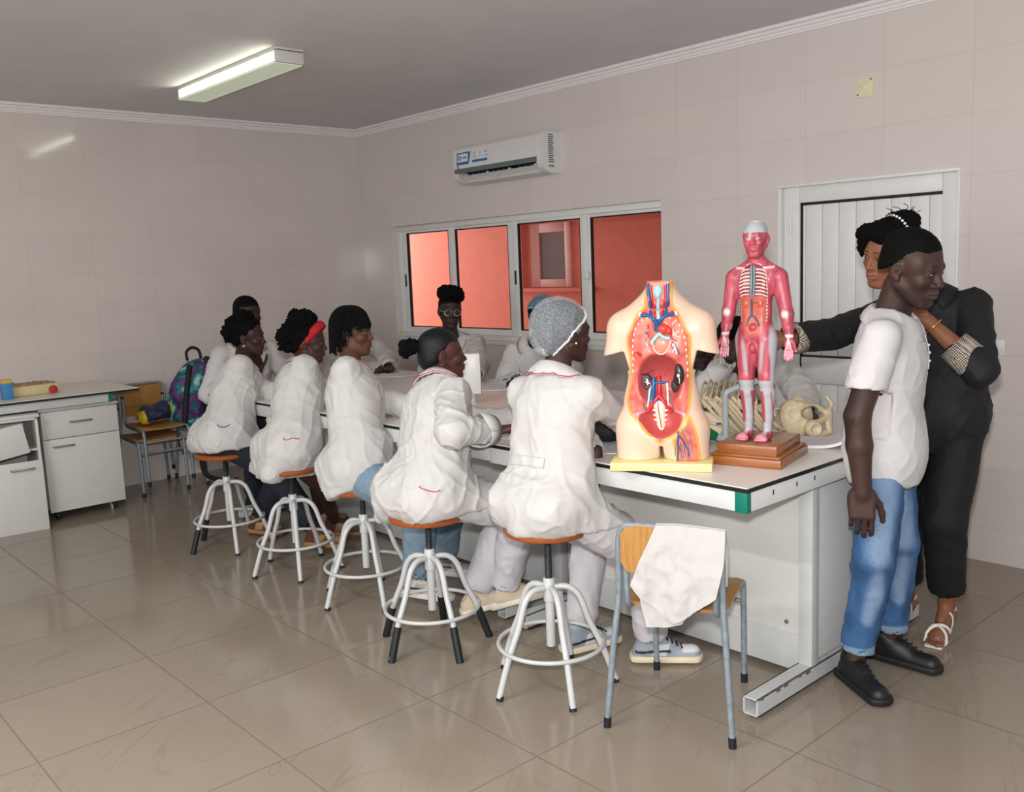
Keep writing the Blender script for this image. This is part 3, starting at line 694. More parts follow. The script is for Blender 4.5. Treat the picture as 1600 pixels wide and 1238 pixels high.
def rolling_cabinet(label, o, rz, w, h, z0, dz, askew=0.0, castors=True):
    """origin at the front right bottom corner on the floor; x points out of the front, y along the front (negative = left)"""
    t = thing('rolling_cabinet', label, 'cabinet', o, rz, 'cabinets under the side bench')
    d = 0.52
    bm = bmesh.new(); z1 = z0+h
    for lo, hi in (((-d,-0.018,z0),(0,0,z1)), ((-d,-w,z0),(0,-w+0.018,z1)), ((-d,-w,z0),(0,0,z0+0.018)), ((-d,-w,z1-0.018),(0,0,z1)), ((-d,-w,z0),(-d+0.012,0,z1)), ((-d,-w,z1-dz-0.02),(-0.02,0,z1-dz-0.006))): box(bm, lo, hi)
    obj('carcass', bm, M_panel, t)
    bxo('top_board', (-d,-w-0.01,z1), (0.012,0.012,z1+0.020), M_panel, t, 0.002)
    D = bxo('drawer', (0.001,-w,z1-dz), (0.019,0,z1-0.004), M_panel, t, 0.0015)
    dh = tubeo('handle', [(0.019,-w/2-0.07,z1-dz*0.45),(0.040,-w/2-0.068,z1-dz*0.45),(0.040,-w/2+0.068,z1-dz*0.45),(0.019,-w/2+0.07,z1-dz*0.45)], 0.0065, M_steelh, D, 8)
    if askew:
        D.rotation_euler = (math.radians(askew), 0, 0); D.location = (0.012, 0.02, -0.015 if askew > 0 else 0.03)
    dd = bxo('door', (0.001,-w,z0), (0.019,0,z1-dz-0.006-(0.075 if askew else 0)), M_panel, t, 0.0015)
    zz = z1-dz-0.055-(0.075 if askew else 0)
    tubeo('handle', [(0.019,-w+0.06,zz),(0.040,-w+0.062,zz),(0.040,-w+0.19,zz),(0.019,-w+0.192,zz)] if not askew else [(0.019,-0.19,zz),(0.040,-0.188,zz),(0.040,-0.055,zz),(0.019,-0.053,zz)], 0.0065, M_steelh, dd, 8)
    if castors:
        for x, y in ((-0.05,-0.06),(-0.05,-w+0.06),(-d+0.06,-0.06),(-d+0.06,-w+0.06)):
            bm = bmesh.new(); lathe(bm, [(0.010,-0.012),(0.027,-0.011),(0.029,0),(0.027,0.011),(0.010,0.012)], 16, frame((x,y,0.029), (1,0,0), (0,0,1), (0,-1,0))); box(bm, (x-0.016,y-0.018,0.03), (x+0.016,y+0.018,z0), 0.003)
            obj('castor', bm, M_dark, t, auto=40)
    return t
rolling_cabinet('white rolling cabinet with straight drawer and door at the right end of the side bench', (0.712, -2.640, 0), 0.0, 0.505, 0.70, 0.065, 0.19)
rolling_cabinet('white cabinet pulled out at the left frame edge, its drawer front hanging crooked', (0.865, -3.200, 0), math.radians(-6), 0.505, 0.76, 0.0, 0.205, 9.0, False)

# stools
M_steel = mat('grey_painted_tube', (196,197,196), 0.35, var=0.03, scale=30)
M_screw = mat('blackened_screw', (52,60,62), 0.4, metal=0.5, var=0.2, scale=90)
M_seat = mat('orange_varnished_wood', (156,80,38), 0.28, var=0.10, scale=5, stretch=(1,9,1))
M_boot = mat('black_rubber_boot', (20,24,28), 0.55, var=0.1)
M_white_pl = mat('mount_plate', (190,190,185), 0.5)
def stool(label, x, y, seat_z, a0, boots=()):
    t = thing('lab_stool', label, 'stool', (x, y, 0), math.radians(a0), 'stools in front of the laboratory benches')
    latheo('seat', [(0.150,seat_z-0.030),(0.163,seat_z-0.026),(0.169,seat_z-0.016),(0.168,seat_z-0.007),(0.160,seat_z-0.001),(0.12,seat_z)], M_seat, t, 40)
    s = bxo('seat_plate', (-0.045,-0.045,seat_z-0.040), (0.045,0.045,seat_z-0.030), M_white_pl, t, 0.003)
    prof = [(0.014,0.36)]; z = 0.40
    while z < seat_z-0.045: prof += [(0.0145,z),(0.0130,z+0.003)]; z += 0.006
    latheo('screw', prof+[(0.014,seat_z-0.04)], M_screw, t, 16)
    latheo('hub', [(0.017,0.155),(0.018,0.16),(0.018,0.335),(0.023,0.338),(0.023,0.425),(0.020,0.430)], M_steel, t, 18)
    for k in range(5):
        a = 2*math.pi*k/5; ca, sa = math.cos(a), math.sin(a)
        pr = [(0.018,0.392),(0.060,0.394),(0.088,0.384),(0.110,0.362),(0.126,0.328),(0.150,0.255),(0.196,0.155),(0.247,0.012)]
        pts = smooth_path([(r*ca, r*sa, z) for r, z in pr], 4)
        l = tubeo('leg', pts, 0.0125, M_steel, t, 10)
        b0 = np.array((0.247*ca, 0.247*sa, 0.0)); b1 = np.array((0.2375*ca, 0.2375*sa, 0.030)); b2 = np.array((0.201*ca, 0.201*sa, 0.14))
        if k in boots: tubeo('rubber_boot', [b0, b0+(b2-b0)*0.25, b2], [0.0165,0.0165,0.0160], M_boot, l, 12)
        else: tubeo('foot_cap', [b0, b1*0.6+b0*0.4], 0.0140, M_boot, l, 12)
    tubeo('footrest_ring', arc((0,0,0.172), 0.205, 0, 360, 40, (1,0,0), (0,1,0))[:-1], 0.0085, M_steel, t, 8, closed=True)
    return t
stool('grey screw stool with orange seat nearest the camera, under the student in the white hairnet', 4.991, -2.529, 0.640, -27)
stool('grey screw stool with five black rubber boots under the student with the short ponytail', 4.337, -2.609, 0.592, -12, (0,1,2,3,4))
stool('grey screw stool hidden by a coat hem, under the student with beaded braids', 3.6235, -2.479, 0.58, -15)
stool('grey screw stool under the student with the red headband', 2.954, -2.501, 0.59, -26)
stool('farthest grey screw stool, under the student resting chin on hand', 2.217, -2.540, 0.585, -18, (4,3))

# school chairs
M_ctube = mat('worn_grey_blue_tube', (136,148,156), 0.4, metal=0.2, var=0.16, scale=35)
M_ply = mat('oak_plywood', (178,128,68), 0.4, var=0.14, scale=9, stretch=(14,14,1.2))
M_ply2 = mat('oak_plywood_seat', (176,128,72), 0.4, var=0.14, scale=9, stretch=(1.5,16,14))
def school_chair(label, loc, rz, mt=M_ctube, group=None):
    """local +y is the direction the sitter faces"""
    t = thing('school_chair', label, 'chair', loc, rz, group)
    up = smooth_path([(-0.217,-0.262,0.03),(-0.196,-0.236,0.30),(-0.180,-0.212,0.48),(-0.178,-0.214,0.62),(-0.172,-0.220,0.69),(-0.150,-0.223,0.724),(-0.10,-0.224,0.730),(0.10,-0.224,0.730),(0.150,-0.223,0.724),(0.172,-0.220,0.69),(0.178,-0.214,0.62),(0.180,-0.212,0.48),(0.196,-0.236,0.30),(0.217,-0.262,0.03)], 5)
    tubeo('back_frame', up, 0.0115, mt, t, 10)
    for s in (-1, 1):
        pts = smooth_path([(s*0.156,-0.205,0.630),(s*0.154,-0.198,0.48),(s*0.154,-0.185,0.432),(s*0.156,-0.12,0.415),(s*0.162,0.0,0.415),(s*0.170,0.17,0.418),(s*0.172,0.205,0.408),(s*0.173,0.225,0.37),(s*0.172,0.242,0.03)], 5)
        l = tubeo('leg', pts, 0.0115, mt, t, 10)
        tubeo('foot_cap', [(s*0.172,0.243,0.0),(s*0.172,0.242,0.036)], 0.0135, M_boot, l, 12)
        tubeo('foot_cap', [(s*0.2185,-0.264,0.0),(s*0.2165,-0.261,0.036)], 0.0135, M_boot, l, 12)
        latheo('tube_plug', [(0.0125,0.628),(0.0125,0.640),(0.006,0.645)], M_boot, l, 10, Matrix.Translation((s*0.156,-0.205,0)))
    tubeo('cross_bar', [(-0.172,0.232,0.33),(0.172,0.232,0.33)], 0.009, mt, t, 8)
    tubeo('cross_bar', [(-0.158,-0.10,0.412),(0.158,-0.10,0.412)], 0.009, mt, t, 8)
    # backrest: bent plywood with rounded corners
    def ply(name, w, l, r, cen, bend, m, axis):
        bm = bmesh.new(); out = []
        for cx, cy, a in ((w-r,l-r,0), (-w+r,l-r,90), (-w+r,-l+r,180), (w-r,-l+r,270)):
            for k in range(6):
                q = math.radians(a+18*k); out.append((cx+r*math.cos(q), cy+r*math.sin(q)))
        xs_ = np.linspace(-w, w, 15); lines = []
        ring = []
        for x in xs_:
            hh = l
            ax_ = abs(x)
            if ax_ > w-r: hh = l-r+math.sqrt(max(0, r*r-(ax_-(w-r))**2))
            ring.append((x, -hh, hh))
        def pt(x, y, tq):
            b_ = bend(x, y)
            return (cen[0]+x, cen[1]+tq+b_, cen[2]+y) if axis == 'v' else (cen[0]+x, cen[1]+y, cen[2]+tq+b_)
        G = []
        for tq in (-0.006, 0.006):
            G.append([[bm.verts.new(pt(x, lo+(hi-lo)*j/8, tq)) for j in range(9)] for x, lo, hi in ring])
        for g, fl in ((G[0], 0), (G[1], 1)):
            for i in range(14):
                for j in range(8): bm.faces.new((g[i][j], g[i+1][j], g[i+1][j+1], g[i][j+1]))
        for i in range(14):
            for j in (0, 8): bm.faces.new((G[0][i][j], G[0][i+1][j], G[1][i+1][j], G[1][i][j]))
        for j in range(8):
            for i in (0, 14): bm.faces.new((G[0][i][j], G[0][i][j+1], G[1][i][j+1], G[1][i][j]))
        return obj(name, bm, m, t, auto=40)
    ply('backrest', 0.164, 0.085, 0.035, (0,-0.208,0.648), lambda x, y: -0.35*(0.164-abs(x))**2-0.02, M_ply, 'v')
    ply('seat', 0.185, 0.185, 0.05, (0,0.015,0.436), lambda x, y: -0.010*(1-(x/0.185)**2)-(0.25*max(0,y-0.12)**2*8), M_ply2, 'h')
    return t
school_chair('worn school chair with a white coat hung over its back beside the bench corner', (5.468, -2.31, 0), math.radians(24.2))
school_chair('lower of two stacked oak school chairs by the side bench', (0.285, -2.262, 0), math.radians(-90), group='school chairs along the left wall')
school_chair('upper of two stacked oak school chairs, a blue and yellow bag on its seat', (0.312, -2.225, 0.085), math.radians(-90), group='school chairs along the left wall')
school_chair('oak school chair by the left wall supporting the galaxy print backpack', (0.285, -1.76, 0), math.radians(-90), group='school chairs along the left wall')

# ------------------------------------------------------------------ anatomical models on the right bench
# local frames: +x to the viewer's right, -y to the front, z up
def FX(x, f, z): return (x, -f, z)
def inpoly(X, Z, poly):
    n = len(poly); ins = np.zeros(len(X), bool); dist = np.full(len(X), 9.0)
    for i in range(n):
        (x0, z0), (x1, z1) = poly[i], poly[(i+1) % n]
        c = ((z0 > Z) != (z1 > Z)) & (X < (x1-x0)*(Z-z0)/(z1-z0+1e-12)+x0); ins ^= c
        dx, dz = x1-x0, z1-z0; t = np.clip(((X-x0)*dx+(Z-z0)*dz)/(dx*dx+dz*dz+1e-12), 0, 1)
        dist = np.minimum(dist, np.hypot(X-x0-t*dx, Z-z0-t*dz))
    return np.where(ins, -dist, dist)
def sm(poly, n=4): return [(p[0], p[1]) for p in smooth_path([(x, z, 0) for x, z in poly], n, True)]
L_ = lambda *c: np.array(lin(c))
def mixc(a, b, t): return a*(1-t[:, None])+b*t[:, None]
def sstep(a, b, x): t = np.clip((x-a)/(b-a), 0, 1); return t*t*(3-2*t)
M_modelp = mat('painted_model_plastic', (255,255,255), 0.38, var=0.02, attr=True, coat=0.08)
def mp(name, rgb, rough=0.3): return mat(name, rgb, rough, var=0.05, scale=40)
M_ven = mp('vein_blue_paint', (28,92,150)); M_art = mp('artery_red_paint', (204,36,44)); M_trach = mp('trachea_pale_blue', (160,208,214))
M_kid = mp('kidney_dark_paint', (62,44,48)); M_kid2 = mp('kidney_cut_paint', (92,78,88)); M_cream = mp('cream_bone_paint', (240,226,204)); M_pinkp = mp('pink_tissue_paint', (228,140,120))
M_thy = mp('thyroid_paint', (214,104,84)); M_nerve = mp('grey_blue_nerve_paint', (84,108,130)); M_mus = mp('ochre_fat_paint', (218,160,66))
TOR = thing('torso_model', 'life-like open torso model without arms or head, showing organs, on a yellow base', 'anatomical model', (5.342, -2.262, TZ), math.radians(33.8)); TOR.scale = (1, 1, 1.04)
bxo('base', (-0.182,-0.105,0.0), (0.182,0.105,0.030), mat('pale_yellow_base', (230,219,152), 0.4, var=0.02), TOR, 0.005)
Z0 = 0.030
cav = sm([(-.046,.66),(-.054,.545),(-.078,.516),(-.112,.452),(-.120,.416),(-.112,.358),(-.110,.29),(-.122,.23),(-.124,.20),(-.112,.165),(-.087,.14),(-.071,.122),(-.050,.095),(-.022,.074),(0.0,.062),(.020,.074),(.040,.082),(.066,.10),(.085,.135),(.101,.168),(.108,.20),(.112,.267),(.110,.358),(.114,.427),(.096,.46),(.073,.512),(.050,.55),(.041,.66)])
thigh = [(.103,.166),(.122,.125),(.134,.085),(.141,.03),(.142,-.02),(.052,-.02),(.049,.03),(.040,.078),(.066,.10),(.085,.135)]
def torso_prims():
    P_ = [cap(FX(0,-.015,.56), FX(0,-.005,.70), .050, .047, .03),
          ell(FX(0,0,.45), (.125,.092,.12), k=.05), ell(FX(0,0,.33), (.118,.080,.14), k=.05), ell(FX(0,0,.20), (.138,.082,.12), k=.05),
          ell(FX(0,-.012,.10), (.158,.094,.10), k=.05),
          cap(FX(-.09,-.006,.10), FX(-.092,0,-.06), .080, .074, .03), cap(FX(.09,-.006,.10), FX(.092,0,-.06), .080, .074, .03)]
    for s in (-1, 1):
        P_ += [cap(FX(s*.03,-.02,.545), FX(s*.135,-.01,.462), .040, .052, .04), cap(FX(s*.132,-.008,.455), FX(s*.158,-.005,.36), .060, .052, .03),
               ell(FX(s*.06,-.06,.06), (.07,.06,.08), k=.04)]
    P_ += [dict(rbox(FX(s*.205,0,.328), (.086,.14,.036), rotm(90,0,s*14), .004, .004), sub=True) for s in (-1, 1)]
    P_ += [rbox(FX(0,.05,.0), (.0065,.20,.052), None, .004, .010, True)]
    # cavities
    P_ += [ell(FX(0,.105,.285), (.094,.085,.098), k=.012, sub=True), ell(FX(0,.105,.165), (.080,.070,.085), k=.02, sub=True),
           ell(FX(-.058,.105,.435), (.050,.030,.085), k=.015, sub=True), ell(FX(.055,.105,.435), (.052,.035,.085), k=.015, sub=True), ell(FX(0,.11,.43), (.05,.05,.07), k=.015, sub=True),
           rbox(FX(0,.060,.615), (.036,.038,.085), None, .012, .008, True), ell(FX(.088,.10,.03), (.036,.032,.10), k=.012, sub=True)]
    return P_
def torso_col(V, N):
    x, f, z = V[:, 0], -V[:, 1], V[:, 2]-Z0
    c = np.tile(L_(228,196,172), (len(V), 1))
    d = np.minimum(inpoly(x, z, cav), inpoly(x, z, thigh)); front = f > -.02
    pink = mixc(np.tile(L_(228,128,108), (len(V), 1)), np.tile(L_(214,96,84), (len(V), 1)), sstep(-.4, .5, vnoise(V, 60)))
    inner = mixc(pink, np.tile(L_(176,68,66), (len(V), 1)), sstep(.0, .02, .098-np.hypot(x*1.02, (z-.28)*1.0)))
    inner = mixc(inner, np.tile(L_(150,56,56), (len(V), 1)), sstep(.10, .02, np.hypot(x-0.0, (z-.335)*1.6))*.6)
    pel = inpoly(x, z, sm([(-.075,.165),(-.02,.19),(.03,.19),(.075,.165),(.07,.12),(.02,.075),(-.03,.078),(-.078,.125)]))
    inner = mixc(inner, np.tile(L_(182,66,62), (len(V), 1)), sstep(.004, -.004, pel))
    lilac = np.minimum(np.abs(z-.225-np.abs(x)*(-.35)+.03)+9*(np.abs(x) < .05), 9); inner = mixc(inner, np.tile(L_(206,160,186), (len(V), 1)), sstep(.007, .001, lilac)*(np.abs(x) < .105)*.8)
    sp = (vnoise(V*np.array([1,0,1]), 105, 3) > .52) & (z > .365) & (z < .50) & (x < -.025) & (x > -.095)
    inner[sp] = np.where((vnoise(V[sp], 55, 5) > 0)[:, None], L_(60,70,130), L_(176,34,40))
    t = sstep(.0, -.0015, d)*front; c = mixc(c, np.tile(L_(222,164,70), (len(V), 1)), t)
    t2 = sstep(-.0085, -.0105, d)*front; c = mixc(c, inner, t2)
    top = (z > .600) & (N[:, 2] > .8); c[top] = L_(240,214,170)
    return np.clip(c, 0, 1)
V, F = skin(moved(torso_prims()+[plane((0,0,1), .622), plane((0,0,-1), 0.0)], xform(np.eye(3), (0,0,Z0))), 0.0034, it=3)
TB = bvh_of(V, F)
meshobj('body', [(V, F)], M_modelp, TOR, torso_col, local=False)
def onf(pts, off=0.0, B=TB, z0=Z0):
    """front-view points (x,z) dropped on the model's front surface"""
    out = []
    for x, z in pts:
        h = B.ray_cast(Vector((x, -0.5, z+z0)), Vector((0, 1, 0))); y = h[0].y if h[0] is not None else 0.0
        out.append(Vector((x, y-off, z+z0)))
    return out
def vessel(name, pts, r, m, par=TOR, off=None, n=5, B=TB, z0=Z0):
    p = smooth_path([(a, b, 0) for a, b in pts], n); q = onf([(v[0], v[1]) for v in p], 0.0, B, z0)
    ys = np.array([v.y for v in q]); k = np.ones(5)/5; ys = np.convolve(np.pad(ys, 2, mode='edge'), k, 'valid'); o = (max(r) if hasattr(r, '__len__') else r)*0.4 if off is None else off
    rr = r if not hasattr(r, '__len__') else np.interp(np.linspace(0, 1, len(q)), np.linspace(0, 1, len(r)), r)
    return tubeo(name, [(v.x, y-o, v.z) for v, y in zip(q, ys)], rr if not hasattr(rr, '__len__') else list(rr), m, par, 8)
# neck and chest
vessel('jugular_vein', [(-.040,.612),(-.036,.56),(-.028,.52),(-.022,.50),(-.008,.482)], .0062, M_ven); vessel('jugular_vein', [(.030,.612),(.031,.57),(.027,.53),(.024,.512),(.006,.485)], .0062, M_ven)
vessel('carotid_artery', [(-.031,.608),(-.028,.57),(-.018,.53),(-.006,.50)], .0055, M_art); vessel('carotid_artery', [(.021,.606),(.022,.56),(.018,.53),(.010,.505)], .0055, M_art)
vessel('subclavian_vein', [(-.062,.508),(-.035,.508),(-.018,.497),(-.002,.482)], .0062, M_ven, off=.008); vessel('subclavian_vein', [(.056,.510),(.032,.508),(.016,.500),(-.002,.482)], .0062, M_ven, off=.008)
vessel('vena_cava', [(-.004,.490),(-.005,.472),(-.008,.455)], [.009,.011,.010], M_ven, off=.010)
vessel('subclavian_artery', [(-.058,.516),(-.04,.512)], .005, M_art); vessel('subclavian_artery', [(.052,.518),(.036,.512)], .005, M_art)
bm = bmesh.new(); q = onf([(-.005,.575)])[0]
ball(bm, (q.x, q.y-.006, q.z+.012), (.017,.011,.022), 14, 10); ball(bm, (q.x, q.y-.012, q.z+.004), (.010,.009,.016), 12, 8); obj('larynx', bm, M_trach, TOR, True)
vessel('trachea', [(-.004,.56),(-.002,.52),(.002,.495)], .0075, M_trach, off=.002)
for s in (-1, 1):
    bm = bmesh.new(); q = onf([(-.004+s*.012,.545)])[0]; ball(bm, (q.x, q.y-.004, q.z), (.008,.008,.017), 10, 8); obj('thyroid_lobe', bm, M_thy, TOR, True)
    bm = bmesh.new(); q = onf([(s*.062-.003,.512)])[0]; ball(bm, q, (.0085,.007,.0085), 12, 8); obj('clavicle_end', bm, M_cream, TOR, True)
bm = bmesh.new(); q = onf([(.020,.462)])[0]; ball(bm, (q.x-.004, q.y-.010, q.z), (.022,.018,.017), 16, 10); ball(bm, (q.x+.014, q.y-.008, q.z-.006), (.014,.014,.014), 12, 8); obj('aortic_arch', bm, mp('bright_red_paint', (216,66,58)), TOR, True)
vessel('bronchus', [(.006,.448),(-.008,.436),(-.022,.420),(-.024,.408)], .0068, M_trach, off=.012); vessel('bronchus', [(.002,.446),(.014,.434),(.028,.430),(.040,.428)], .0068, M_trach, off=.012)
bm = bmesh.new(); q = onf([(.010,.408)])[0]; ball(bm, (q.x, q.y, q.z), (.031,.014,.030), 18, 12); obj('heart_back', bm, M_pinkp, TOR, True)
vessel('heart_vessel', [(.010,.428),(.011,.41),(.010,.392)], [.004,.006,.003], M_art, off=.001)
vessel('pericardium_edge', [(-.020,.410),(-.017,.392),(-.006,.378),(.008,.374),(.024,.382),(.036,.402),(.040,.420)], .0022, M_cream, off=.002)
for pts, m, r in (([(.040,.466),(.050,.452),(.052,.438)], M_cream, .003), ([(.052,.438),(.062,.447),(.072,.452)], M_cream, .002), ([(.052,.440),(.064,.434),(.074,.430)], M_cream, .002), ([(.045,.455),(.043,.438),(.050,.424),(.062,.420)], M_art, .0026), ([(.036,.452),(.040,.440)], M_ven, .0024), ([(.045,.418),(.055,.405),(.065,.388),(.070,.372)], M_ven, .0025), ([(.050,.410),(.058,.392),(.062,.374)], M_cream, .0030), ([(.058,.398),(.050,.386),(.046,.378)], M_cream, .0020), ([(.040,.412),(.046,.398),(.050,.392)], M_art, .0020), ([(.047,.474),(.055,.486)], M_cream, .002), ([(.030,.475),(.022,.486)], M_cream, .0018)):
    vessel('bronchial_branch', pts, r, m, off=.001)
# rib ends along the opening
rib = [(-.034,.498),(-.050,.492),(-.062,.478),(-.070,.462),(-.076,.443),(-.079,.422),(-.081,.402),(-.081,.380),(-.081,.358),(-.082,.336),(-.083,.314),(.034,.498),(.052,.488),(.062,.472),(.070,.452),(.076,.430),(.079,.408),(.080,.386),(.081,.364),(.082,.340),(.083,.316),(.083,.296)]
for k, (x, z) in enumerate(rib):
    q = onf([(x*1.17, z)])[0]; bm = bmesh.new(); ball(bm, q, (.0032,.003,.0062 if k % 11 > 2 else .0042), 8, 6); obj('rib_end', bm, M_cream, TOR, True)
# abdomen
def blob(name, prims, m, h=0.0022, par=TOR, z0=Z0):
    V, F = skin(moved(prims, xform(np.eye(3), (0,0,z0))), h, it=2); return meshobj(name, [(V, F)], m, par, None, local=False)
yk = -onf([(-.052,.275)])[0].y
blob('kidney', [ell(FX(-.052,yk+.002,.276), (.021,.013,.030), k=.003), ell(FX(-.034,yk+.006,.272), (.010,.02,.012), k=.004, sub=True)], M_kid)
bm = bmesh.new(); tube(bm, arc(FX(-.048,yk+.015,Z0+.276), .013, 40, 320, 16, (1,0,0), (0,0,1.5)), .003, 6); obj('kidney_cortex', bm, M_kid2, TOR, True)
bm = bmesh.new(); tube(bm, [FX(-.046,yk+.013,Z0+.286),FX(-.044,yk+.015,Z0+.276),FX(-.046,yk+.013,Z0+.264)], .0032, 6); tube(bm, [FX(-.054,yk+.013,Z0+.276),FX(-.036,yk+.014,Z0+.270)], .003, 6); obj('kidney_calyx', bm, M_cream, TOR, True)
yk2 = -onf([(.058,.27)])[0].y
blob('kidney', [ell(FX(.056,yk2+.004,.262), (.019,.014,.026), k=.003)], M_kid)
blob('spleen', [ell(FX(.070,yk2+.020,.306), (.016,.014,.036), rotm(90,0,-8), .003), ell(FX(.060,yk2+.012,.285), (.013,.012,.026), k=.008)], mp('spleen_dark_paint', (44,34,38)))
bm = bmesh.new(); q = FX(.066,yk2+.034,Z0+.300); ball(bm, q, (.006,.004,.006), 8, 6); tube(bm, [q, FX(.070,yk2+.033,Z0+.285), FX(.069,yk2+.03,Z0+.272)], .0018, 6); obj('spleen_vessel', bm, M_cream, TOR, True)
vessel('inferior_vena_cava', [(-.026,.290),(-.026,.260),(-.027,.232),(-.034,.205)], .0088, M_ven, off=.004)
vessel('aorta', [(-.008,.296),(-.006,.265),(-.005,.235),(-.008,.222)], .0085, M_art, off=.004)
vessel('renal_vein', [(-.02,.270),(0,.272),(.022,.274)], .004, M_ven, off=.014); vessel('renal_vein', [(-.03,.265),(-.040,.264)], .0035, M_ven, off=.006)
vessel('iliac_artery', [(-.008,.226),(-.024,.206),(-.042,.182),(-.048,.172)], [.008,.007,.006,.005], M_art, off=.004); vessel('iliac_artery', [(-.006,.226),(.010,.208),(.024,.190),(.034,.172)], [.008,.007,.006,.005], M_art, off=.004)
vessel('iliac_vein', [(-.026,.206),(-.004,.210),(.012,.200),(.026,.184)], .0055, M_ven, off=.002)
vessel('ureter', [(-.036,.262),(-.040,.240),(-.042,.215),(-.046,.190)], [.005,.004,.003,.003], M_cream); vessel('ureter', [(.022,.270),(.025,.240),(.026,.210),(.030,.180)], [.005,.004,.003,.003], M_cream)
vessel('gonadal_vein', [(-.045,.245),(-.056,.215),(-.058,.190),(-.050,.176)], .0022, M_nerve); vessel('gonadal_vein', [(.026,.245),(.036,.215),(.042,.190),(.036,.176)], .0025, M_nerve)
vessel('diaphragm_line', [(-.082,.306),(-.055,.302),(-.035,.312),(-.025,.316)], .0012, M_dark); vessel('diaphragm_line', [(.012,.296),(.026,.314),(.040,.316)], .0012, M_art)
ys = -onf([(0,.14)])[0].y
sac = [ell(FX(-.006,ys-.004,.196), (.026,.016,.020), k=.012), cap(FX(-.004,ys-.002,.19), FX(.004,ys+.004,.082), .020, .011, .008)]
for k in range(5):
    z = .172-k*.017; w = .026-k*.0022
    for s in (-1, 1): sac.append(cap(FX(-.002+k*.001, ys+.002, z), FX(-.002+s*w, ys+.003, z+.004), .005, .0035, .003))
blob('sacrum', sac, M_cream); 
bm = bmesh.new(); tube(bm, [FX(-.010,ys+.020,Z0+.205),FX(-.006,ys+.020,Z0+.17),FX(0,ys+.021,Z0+.135),FX(.002,ys+.020,Z0+.116)], .0018, 6); obj('median_artery', bm, M_art, TOR, True)
bm = bmesh.new()
for k in range(12): ball(bm, FX(-.005+.014*random.random()+.0, ys+.013, Z0+.084+.012*random.random()), .0026, 6, 4)
obj('nerve_cluster', bm, M_ven, TOR, True)
for x in (-.046, .036): 
    bm = bmesh.new(); q = onf([(x,.172)])[0]; ball(bm, (q.x, q.y-.004, q.z), (.006,.006,.007), 8, 6); obj('vessel_stump', bm, M_art, TOR, True)
# thigh dissection
vessel('femoral_vein', [(.064,.098),(.062,.08),(.061,.04),(.058,.002)], .0030, M_ven); vessel('femoral_vein', [(.064,.094),(.078,.075),(.094,.045),(.100,.020)], .0026, M_ven); vessel('femoral_artery', [(.066,.108),(.060,.100)], .0042, M_art)
for pts in ([(.075,.115),(.085,.09),(.095,.06)], [(.080,.112),(.100,.10),(.108,.07),(.112,.03)], [(.062,.08),(.052,.05),(.050,.02)], [(.070,.07),(.072,.03),(.070,.0)], [(.080,.07),(.086,.03),(.090,.0)], [(.094,.05),(.096,.02),(.098,.0)], [(.063,.06),(.074,.02),(.076,.0)], [(.088,.055),(.080,.03),(.081,.005)], [(.078,.11),(.068,.09),(.055,.075)], [(.103,.075),(.098,.05),(.105,.035)]):
    vessel('thigh_nerve', pts, .0013, M_nerve)

